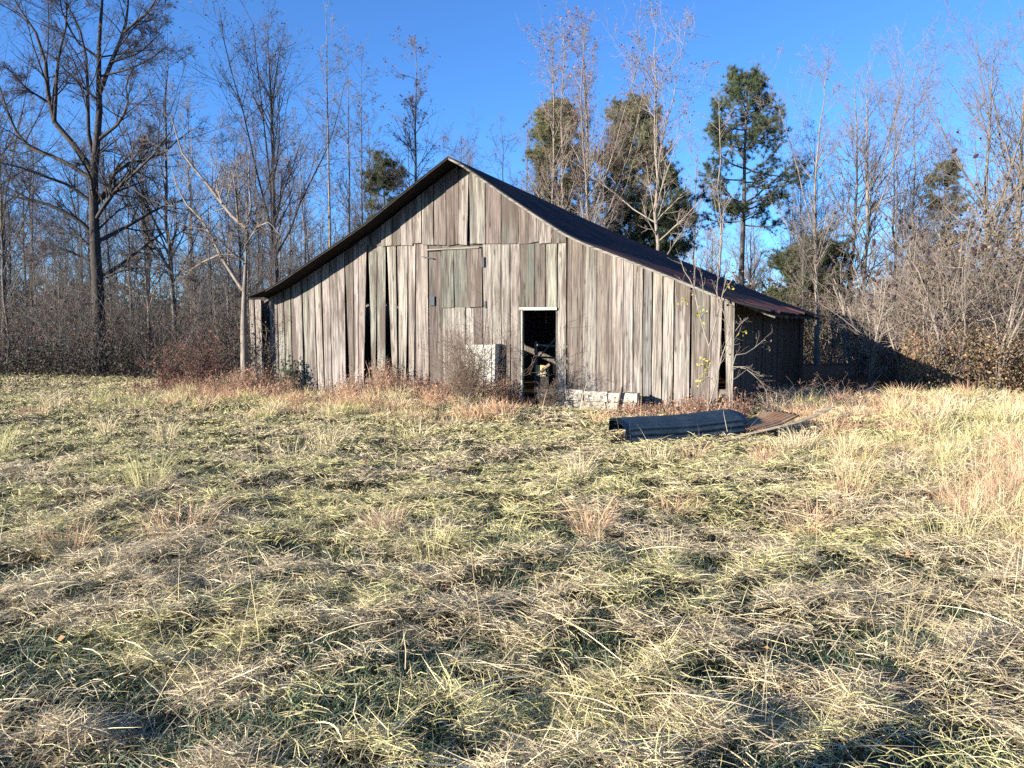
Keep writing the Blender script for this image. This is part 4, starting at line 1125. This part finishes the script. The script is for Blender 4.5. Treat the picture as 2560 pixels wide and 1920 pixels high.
# ------------------------------------------------------------------ hero trees
def big_tree():
    Z = 28.0
    r = np.random.default_rng(11)
    def W(pts, amp=1.2):
        ph = r.uniform(0, 6.28); sg = r.choice([-1, 1]) * r.uniform(0.4, 1.0)
        n = len(pts)
        return np.array([at(x / 1.728, y / 1.728, Z + sg * amp * (i / max(1, n - 1)) ** 1.2) for i, (x, y) in enumerate(pts)])
    org = at(430 / 1.728, 1560 / 1.728, Z); org[2] = 0
    tr = np.array([at(x / 1.728, y / 1.728, Z) for x, y in [(430, 1590), (428, 1420), (425, 1280), (412, 1080), (408, 950), (402, 860), (405, 760), (415, 640), (430, 500), (428, 400), (425, 250), (432, 120), (442, 0), (450, -120), (455, -260)]]) - org
    tr[0, 2] = 0
    lim = [([(402, 745), (330, 640), (220, 510), (205, 420), (215, 330), (160, 150), (60, 0), (20, -80)], 0.17), ([(235, 520), (242, 400), (250, 250), (285, 120), (290, -40)], 0.09),
           ([(390, 770), (270, 690), (130, 640), (60, 560), (5, 400), (-20, 300)], 0.12), ([(392, 870), (300, 800), (200, 765), (80, 720), (-60, 690)], 0.09),
           ([(402, 1010), (330, 940), (200, 880), (0, 835), (-120, 800)], 0.11), ([(412, 885), (470, 810), (500, 730), (590, 690), (680, 685), (755, 615), (830, 560)], 0.13),
           ([(418, 610), (520, 530), (555, 450), (540, 350), (590, 280)], 0.09), ([(430, 400), (480, 270), (540, 130), (555, 0), (560, -120)], 0.12),
           ([(535, 140), (640, 50), (700, -40)], 0.07), ([(402, 680), (380, 560), (380, 400), (370, 200), (335, 100), (280, 0), (260, -90)], 0.10),
           ([(412, 1090), (330, 1010), (200, 990), (90, 960)], 0.07), ([(425, 1210), (560, 1155), (700, 1160), (800, 1210)], 0.06), ([(500, 730), (560, 670), (640, 640), (720, 600)], 0.05),
           ([(425, 250), (330, 180), (270, 60), (250, -60)], 0.06), ([(415, 1000), (520, 900), (640, 870), (700, 880)], 0.05), ([(412, 1150), (300, 1080), (150, 1110), (40, 1160)], 0.05),
           ([(430, 330), (560, 300), (660, 250), (740, 180)], 0.05), ([(205, 440), (110, 380), (30, 290)], 0.05), ([(480, 270), (600, 230), (700, 140)], 0.05)]
    t = bare_tree("oak_tree", 12, h=15, r0=0.25, trunk=tr, limbs=[(W(p) - org, w * 0.68) for p, w in lim], nl=12, spread=0.26, ang=58, bark=BARK_D * 0.85, t0=0.22, leaves=0.08, lsize=0.065, n2=8, n3=6, n4=2, up=0.2)
    t.location = org
    return tag(t, "large dark spreading bare tree rising left of the barn past the frame top", "tree")
big_tree()
def pale_tree():
    Z = 19.2; r = np.random.default_rng(13)
    def W(pts, amp=0.8):
        sg = r.uniform(-1, 1)
        return np.array([at(x / 1.728, y / 1.728, Z + sg * amp * (i / (len(pts) - 1))) for i, (x, y) in enumerate(pts)])
    tr = W([(1062, 1720), (1056, 1560), (1052, 1400), (1055, 1280), (1062, 1130), (1066, 980), (1040, 950)], 0.0)
    org = tr[0].copy(); org[2] = 0; tr = tr - org; tr[0, 2] = 0
    lim = [([(1050, 1255), (1000, 1180), (950, 1100), (900, 990), (850, 920), (780, 860), (740, 720)], 0.055), ([(1064, 985), (1020, 955), (960, 880), (900, 800), (850, 740), (790, 670), (735, 490)], 0.05),
           ([(1058, 1130), (1010, 1100), (930, 1020), (880, 1000)], 0.035), ([(1030, 960), (1020, 860), (1010, 760)], 0.03), ([(960, 880), (935, 800), (955, 740)], 0.025),
           ([(1066, 985), (1085, 900), (1075, 760), (1080, 650)], 0.03), ([(1062, 1060), (1110, 980), (1160, 960)], 0.025), ([(950, 1100), (880, 1130), (800, 1180)], 0.02)]
    t = bare_tree("pale_tree", 14, r0=0.115, trunk=tr, limbs=[(W(p) - org, w * 0.78) for p, w in lim], nl=4, spread=0.2, bark=BARK_P * 0.9, t0=0.7, leaves=0.05, lsize=0.08, n2=4, n3=3, n4=1, up=0.2, lcol=np.array([[0.10, 0.05, 0.045], [0.15, 0.08, 0.06]]))
    t.location = org
    return tag(t, "pale crooked tree touching the barn's left end with limbs reaching left", "tree")
pale_tree()

def hero(px, topy, Z, seed, label, r0=0.10, **kw):
    h = float(at(px, topy, Z)[2])
    t = bare_tree(kw.pop("name", "bare_tree"), seed, h=h, r0=r0, **kw)
    place_at(t, px, Z, 0.0)
    return tag(t, label, "tree")
hero(440, 95, 30, 401, "slim forking bare tree between the big dark tree and the pale tree", 0.10, fork=2, bark=BARK_G * 0.75, spread=0.28, leaves=0.25)
hero(705, 28, 31, 402, "tall bare tree with upswept forks directly behind the barn's left eave", 0.13, fork=3, bark=BARK_G * 0.6, spread=0.28, ang=34, up=0.6, leaves=0.3)
hero(826, 12, 30, 403, "very thin straight pale tree above the left roof slope", 0.065, nl=16, spread=0.14, bark=BARK_P * 0.95, t0=0.3, leaves=0.05, wob=0.04, n2=5)
hero(876, 150, 34, 404, "thin straight sapling tree just right of the very thin pale one", 0.065, nl=24, spread=0.18, bark=BARK_G, leaves=0.2, wob=0.05)
hero(911, 168, 36, 405, "thin tree with sparse dark leaves left of the roof peak's dense sweetgum", 0.065, nl=26, spread=0.2, bark=BARK_G * 0.8, leaves=0.3, wob=0.05)
hero(1042, 88, 34, 406, "narrow dark bare tree dotted with old leaves just left of the roof peak", 0.11, nl=44, spread=0.17, bark=BARK_G * 0.8, leaves=0.35, lsize=0.085, ang=48, n2=8)
hero(1376, 95, 33, 407, "pale bare tree rising in front of the left rounded pine", 0.10, nl=34, spread=0.22, bark=BARK_P * 0.9, leaves=0.35, up=0.5, lcol=LEAF_R * 1.5)
hero(1424, 55, 34, 408, "tall pale bare tree between the two rounded pines, left of the pair", 0.11, nl=36, spread=0.18, bark=BARK_P * 0.9, leaves=0.45, up=0.6, lcol=LEAF_R * 1.5)
hero(1470, 60, 33, 409, "tallest pinkish forked bare tree above the middle of the right roof", 0.14, fork=3, nl=36, spread=0.2, bark=BARK_P * 0.85, leaves=0.5, up=0.7, ang=30, lcol=LEAF_R * 1.7)
hero(1640, 60, 31, 410, "pale bare tree with a kinked trunk in front of the right rounded pine", 0.11, fork=1, nl=30, spread=0.24, bark=BARK_P * 1.0, leaves=0.35, wob=0.22, up=0.5, lcol=LEAF_R * 1.3)
hero(1790, 205, 29, 411, "slender pale tree standing in front of the tall pine", 0.06, nl=24, spread=0.14, bark=BARK_P * 0.9, leaves=0.03, up=0.6, n2=5, n3=4)
hero(2045, 180, 33, 412, "bare pale tree immediately right of the tall pine", 0.11, fork=1, nl=34, spread=0.22, bark=BARK_P * 0.85, leaves=0.05, up=0.5, n3=4)
hero(2122, 185, 36, 413, "straight bare tree, left of the twin pair right of the tall pine", 0.12, fork=1, nl=36, spread=0.24, bark=BARK_P * 0.75, leaves=0.03, up=0.6)
hero(2160, 175, 35, 414, "tall bare tree, right of the twin pair right of the tall pine", 0.12, fork=2, nl=36, spread=0.22, bark=BARK_P * 0.9, leaves=0.03, up=0.7, ang=32)
hero(2232, 288, 38, 415, "shorter fine bare tree between the twin pair and the dotted bare tree", 0.09, fork=1, nl=32, spread=0.26, bark=BARK_P * 0.8, leaves=0.05)
hero(2280, 235, 36, 416, "fine bare tree with a few dark leaves at its top, right part of the wood", 0.09, nl=32, spread=0.24, bark=BARK_P * 0.8, leaves=0.12)
hero(2440, 130, 33, 417, "wide spreading bare tree near the right edge of the wood", 0.14, fork=5, nl=36, spread=0.3, bark=BARK_P * 0.75, leaves=0.0, ang=40)
hero(2545, 70, 32, 418, "tallest bare tree at the extreme right edge", 0.14, fork=3, nl=40, spread=0.28, bark=BARK_P * 0.7, leaves=0.0, up=0.6)
hero(20, 90, 34, 419, "bare tree at the extreme left edge behind the big dark tree", 0.12, fork=3, nl=36, spread=0.3, bark=BARK_G * 0.6, leaves=0.2)
def hpine(px, topy, Z, seed, label, **kw):
    h = float(at(px, topy, Z)[2]); t = pine("pine_tree", seed, h=h, **kw); place_at(t, px, Z); return tag(t, label, "pine tree")
hpine(1850, 190, 40, 501, "tall open pine with layered branches, right of the barn roof", r0=0.17, crown0=0.46, width=3.2, dens=0.85)
hpine(1400, 262, 40, 502, "rounded dense pine, left of the two behind the barn's right roof", r0=0.14, crown0=0.50, width=1.5, bushy=True, dens=0.75, ncol=((0.16, 0.155, 0.068), (0.19, 0.18, 0.085), (0.12, 0.125, 0.062)))
hpine(1575, 262, 41, 503, "rounded dense pine, right of the two behind the barn's right roof", r0=0.16, crown0=0.40, width=1.9, bushy=True, dens=0.95, ncol=((0.145, 0.143, 0.075), (0.175, 0.165, 0.09), (0.11, 0.115, 0.068)))
hpine(1660, 430, 40, 504, "lower bushy pine filling in beneath the right rounded pine", r0=0.13, crown0=0.15, width=1.5, bushy=True, dens=0.7)
hpine(968, 392, 38, 505, "small pine showing above the left roof slope", r0=0.10, crown0=0.45, width=1.9, dens=0.42)
hpine(2346, 412, 44, 506, "small dark pine poking above the right thicket", r0=0.12, crown0=0.45, width=2.2, dens=0.5)
hpine(2010, 620, 36, 507, "bushy young pine right behind the barn's low eave", r0=0.10, crown0=0.15, width=1.9, bushy=True, dens=0.6, ncol=((0.085, 0.10, 0.045), (0.10, 0.10, 0.05)))

# ------------------------------------------------------------------ the wood behind: variants, then copies
rw = np.random.default_rng(77)
slim = []
for i in range(7):
    t = bare_tree("bare_tree", 600 + i, h=12.0 + 0.5 * i, r0=0.075 + 0.008 * (i % 4), fork=(0, 1, 0, 2, 0, 1, 0)[i], nl=30, spread=0.22 + 0.03 * (i % 3), ang=40, up=0.45,
                  bark=(BARK_G, BARK_G * 0.65, BARK_P * 0.8, BARK_G * 0.8, BARK_P * 0.65, BARK_G * 0.55, BARK_G)[i], leaves=(0.1, 0.25, 0.05, 0.15, 0.1, 0.3, 0.0)[i], wob=0.10, n4=1)
    slim.append(t)
GRP = {"l": ("bare trees in the wood left of the barn", "slim bare tree in the wood left of the barn"),
       "c": ("bare trees in the wood behind the barn", "slim bare tree in the wood behind the barn roof"),
       "r": ("bare trees in the wood right of the barn", "slim bare tree in the wood right of the barn")}
used = [False] * 7
spots = []
tries = 0
while len(spots) < 120 and tries < 4000:
    tries += 1
    Z = rw.uniform(27, 58); px = rw.uniform(-250, 2800) if rw.random() < 0.6 else rw.uniform(-200, 760); x = base(px, Z)
    a, d = barn_local(np.array(x), np.array(Z))
    if -15 < a < 5 and -3 < d < DEPTH + 3: continue
    if px > 1950 and rw.random() < 0.45: continue
    if any((x - q[0]) ** 2 + (Z - q[1]) ** 2 < 1.6 for q in spots): continue
    spots.append((x, Z, px))
for j, (x, Z, px) in enumerate(spots):
    i = j % 7
    g = "l" if px < 700 else ("c" if px < 1750 else "r")
    ytop = rw.uniform(260, 620) if g == 'l' else (rw.uniform(300, 560) if g == 'c' else rw.uniform(330, 620))
    s = (CAM_H + (820 - ytop) / PX_F * Z) / (12.0 + 0.5 * i)
    loc = (x, Z, float(ground_z(x, Z)))
    if not used[i]:
        o = slim[i]; used[i] = True; o.location = loc; o.scale = (s,) * 3
    else:
        o = copy_thing(slim[i], loc, rw.uniform(0, 6.28), s)
    tag(o, GRP[g][1], "tree", GRP[g][0])
# far woods that read as one mass
fwm = MB()
for i in range(240):
    r = np.random.default_rng(900 + i); Z = r.uniform(58, 105); x = base(r.uniform(-700, 3260), Z); h = r.uniform(7, 13.5)
    gz = float(ground_z(x, Z)) - 0.2
    P = np.array([[[x + r.normal(0, 0.1), Z, gz], [x + r.normal(0, 0.25), Z, gz + h * 0.5], [x + r.normal(0, 0.4), Z, gz + h]]]); P = polyres(P[0], 7)[None]
    Rr = (r.uniform(0.07, 0.15) * np.linspace(1, 0.15, 7))[None]
    bc = BARK_G * r.uniform(0.55, 1.15)
    fwm.tubes(P, Rr, 5, bc)
    p1, q1 = spawn(r, P, Rr, 26, 0.15, 1, 42, 10, 0.26, 0.5, 0.25, 5, 0.4, 0.1, 0.5, 0.014); fwm.tubes(p1, q1, 4, bc)
    p2, q2 = spawn(r, p1, q1, 7, 0.2, 1, 42, 12, 0.5, 0.4, 0.25, 4, 0.3, 0.12, 0.6, 0.010); fwm.tubes(p2, q2, 3, bc)
    p3, q3 = spawn(r, p2, q2, 3, 0.2, 1, 42, 12, 0.55, 0.4, 0.25, 3, 0.3, 0.12, 0.7, 0.008); fwm.tubes(p3, q3, 3, bc)
tag(fwm.build("distant_woods", M_TWIG), "grey far off bare woodland beyond the nearer trees", "woodland", kind="stuff")
fe = MB(); r = np.random.default_rng(31)
n = 60000
Z = r.uniform(60, 120, n); x = base(r.uniform(-900, 3460, n), Z)
hh = 3.0 + 5.0 * fbm(x / 7, Z / 9, 5, 3); z = hh * r.uniform(0, 1, n) ** 0.8
leaf_quads(fe, r, np.stack([x, Z, z + ground_z(x, Z)], -1), 0.55, np.array([[0.075, 0.070, 0.050], [0.05, 0.06, 0.035], [0.11, 0.085, 0.07], [0.13, 0.11, 0.095]]), 0.3, 0, 0.5)
tag(fe.build("distant_evergreens", M_LEAF), "low mixed evergreen and brown growth under the far woods", "undergrowth", kind="stuff")
# understory along the wood's edge
un = MB(); r = np.random.default_rng(41)
def thick(n, Z0, Z1, px0, px1, hfun, size, pal, pw=1.0, low=0.0):
    Z = r.uniform(Z0, Z1, n); px = r.uniform(px0, px1, n); x = base(px, Z)
    a, d = barn_local(x, Z); k = ~((a > A_L - 1.5) & (a < 3.2) & (d > -1.5) & (d < DEPTH + 1.2)); x, Z, px = x[k], Z[k], px[k]
    cl = fbm(x / 1.1, Z / 1.1, 15, 2)
    h = hfun(x, Z, px) * (0.45 + 1.1 * cl); z = low + h * r.uniform(0, 1, len(x)) ** pw
    k = r.random(len(x)) < sstep(0.25, 0.5, fbm(x / 0.6 + z, Z / 0.6 + z * 1.3, 19, 2))
    x, Z, z = x[k], Z[k], z[k]
    leaf_quads(un, r, np.stack([x, Z, ground_z(x, Z) + z], -1), size, pal, 0.4, 0.2, 0.6)
def twigs(n, Z0, Z1, px0, px1, h, col, rad):
    Z = r.uniform(Z0, Z1, n); x = base(r.uniform(px0, px1, n), Z)
    a, d = barn_local(x, Z); k = ~((a > A_L - 1.5) & (a < 3.2) & (d > -1.5) & (d < DEPTH + 1.2)); x, Z = x[k], Z[k]; n = len(x)
    P = np.empty((n, 6, 3)); P[:, 0] = np.stack([x, Z, ground_z(x, Z) - 0.1], -1); d = nrm(np.stack([r.normal(0, 0.3, n), r.normal(0, 0.3, n), np.ones(n)], -1)); ln = h * r.uniform(0.4, 1.1, n)
    for k in range(1, 6):
        d = nrm(d + r.normal(0, 0.16, (n, 3))); P[:, k] = P[:, k - 1] + d * (ln / 5)[:, None]
    Rr = (rad * r.uniform(0.6, 1.5, n))[:, None] * np.linspace(1, 0.4, 6)[None]
    c = np.asarray(col)[None] * r.uniform(0.6, 1.25, (n, 1))
    un.tubes(P, Rr, 4, c)
    p2, q2 = spawn(r, P, Rr, 7, 0.2, 1, 45, 15, 0.36, 0.4, 0.3, 4, 0.25, 0.15, 0.6, 0.004); un.tubes(p2, q2, 3, np.repeat(c, 7, 0))
    p3, q3 = spawn(r, p2, q2, 3, 0.2, 1, 45, 15, 0.5, 0.4, 0.3, 3, 0.15, 0.15, 0.7, 0.0035); un.tubes(p3, q3, 3, np.repeat(np.repeat(c, 7, 0), 3, 0))
BRN = np.array([[0.13, 0.070, 0.048], [0.10, 0.06, 0.045], [0.17, 0.09, 0.06], [0.08, 0.065, 0.045], [0.055, 0.065, 0.032], [0.14, 0.09, 0.075]])
DRK = np.array([[0.035, 0.042, 0.026], [0.055, 0.055, 0.035], [0.08, 0.06, 0.05], [0.045, 0.035, 0.03]])
thick(27000, 25, 42, -300, 760, lambda x, Z, px: 2.3 + 0 * x, 0.085, BRN)
thick(13000, 24.0, 28, -300, 640, lambda x, Z, px: 1.1 + 0 * x, 0.085, DRK)
thick(26000, 29, 42, 700, 2000, lambda x, Z, px: 3.4 + 0 * x, 0.12, BRN)
twigs(850, 25, 44, -300, 760, 4.2, (0.15, 0.13, 0.112), 0.014)
twigs(300, 30, 42, 700, 2000, 4.0, (0.19, 0.16, 0.135), 0.014)
tag(un.build("understory", M_LEAF), "tangled brown and dark green understory along the foot of the wood", "undergrowth", kind="stuff")
# right thicket
un = MB(); r = np.random.default_rng(43)
TAN = np.array([[0.19, 0.125, 0.085], [0.15, 0.095, 0.068], [0.24, 0.165, 0.105], [0.11, 0.075, 0.058], [0.12, 0.115, 0.052], [0.08, 0.08, 0.038]])
GOLD = np.array([[0.28, 0.175, 0.095], [0.22, 0.135, 0.08], [0.33, 0.235, 0.13], [0.16, 0.145, 0.065], [0.18, 0.105, 0.07]])
thick(46000, 18.6, 27, 2118, 2900, lambda x, Z, px: 2.3 + 2.2 * sstep(2150, 2500, px), 0.075, TAN)
thick(14000, 33, 38, 1990, 2250, lambda x, Z, px: 2.9 + 0 * x, 0.09, TAN)
twigs(560, 18.8, 27, 2128, 2900, 3.6, (0.23, 0.18, 0.148), 0.012)
twigs(120, 33, 38, 1990, 2250, 3.6, (0.30, 0.24, 0.19), 0.013)
thick(26000, 17.8, 20.5, 2180, 2900, lambda x, Z, px: 1.5 + 0 * x, 0.06, GOLD)
tag(un.build("bramble_thicket", M_LEAF), "tan bramble and vine thicket filling the right side behind the meadow", "undergrowth", kind="stuff")
sh = []
for i in range(4):
    o = shrub("sumac_shrub", 700 + i, h=4.0 + 0.3 * i, nst=4 + i % 2, spread=16, stem=0.032, col=BARK_P * (1.05 - 0.08 * i), n2=7, n3=5, n4=3, leaves=0.05, lsize=0.06, lcol=TAN * 0.6, heads=(16, 22, 10, 18)[i], twigr=0.004)
    sh.append(o)
SPOT = [(2078, 34, .85, "pale sumac shrub seen between the barn's low eave and the shadowed thicket"), (2165, 20.8, .9, "pale sumac shrub rising behind the barn's shadow"), (2270, 20.2, .95, "pale straight stemmed sumac shrub in the middle of the thicket"),
        (2395, 19.2, .92, "pale sumac shrub with a leaning side stem right of the thicket's middle"), (2500, 18.6, .95, "pale sumac shrub close to the right edge"), (2230, 24, 1.1, None), (2340, 23, 1.12, None), (2440, 22.5, 1.15, None), (2550, 21.5, 1.15, None),
        (2130, 25, 1.0, None), (2300, 26.5, 1.2, None), (2480, 26, 1.25, None), (2620, 20, 1.1, None), (2390, 25, 1.2, None), (2560, 24.5, 1.25, None), (2150, 26, 0.95, None), (2180, 23.0, 1.0, None), (2700, 22.5, 1.2, None)]
for j, (px, Z, s, lab) in enumerate(SPOT):
    x = base(px, Z); loc = (x, Z, float(ground_z(x, Z)))
    if j < 4:
        o = sh[j]; o.location = loc; o.scale = (s,) * 3
    else: o = copy_thing(sh[j % 4], loc, rw.uniform(0, 6.28), s)
    if lab: tag(o, lab, "shrub", "sumac shrubs of the right thicket")
    else: tag(o, "sumac shrub with dark seed heads deep in the right thicket", "shrub", "sumac shrubs of the right thicket")
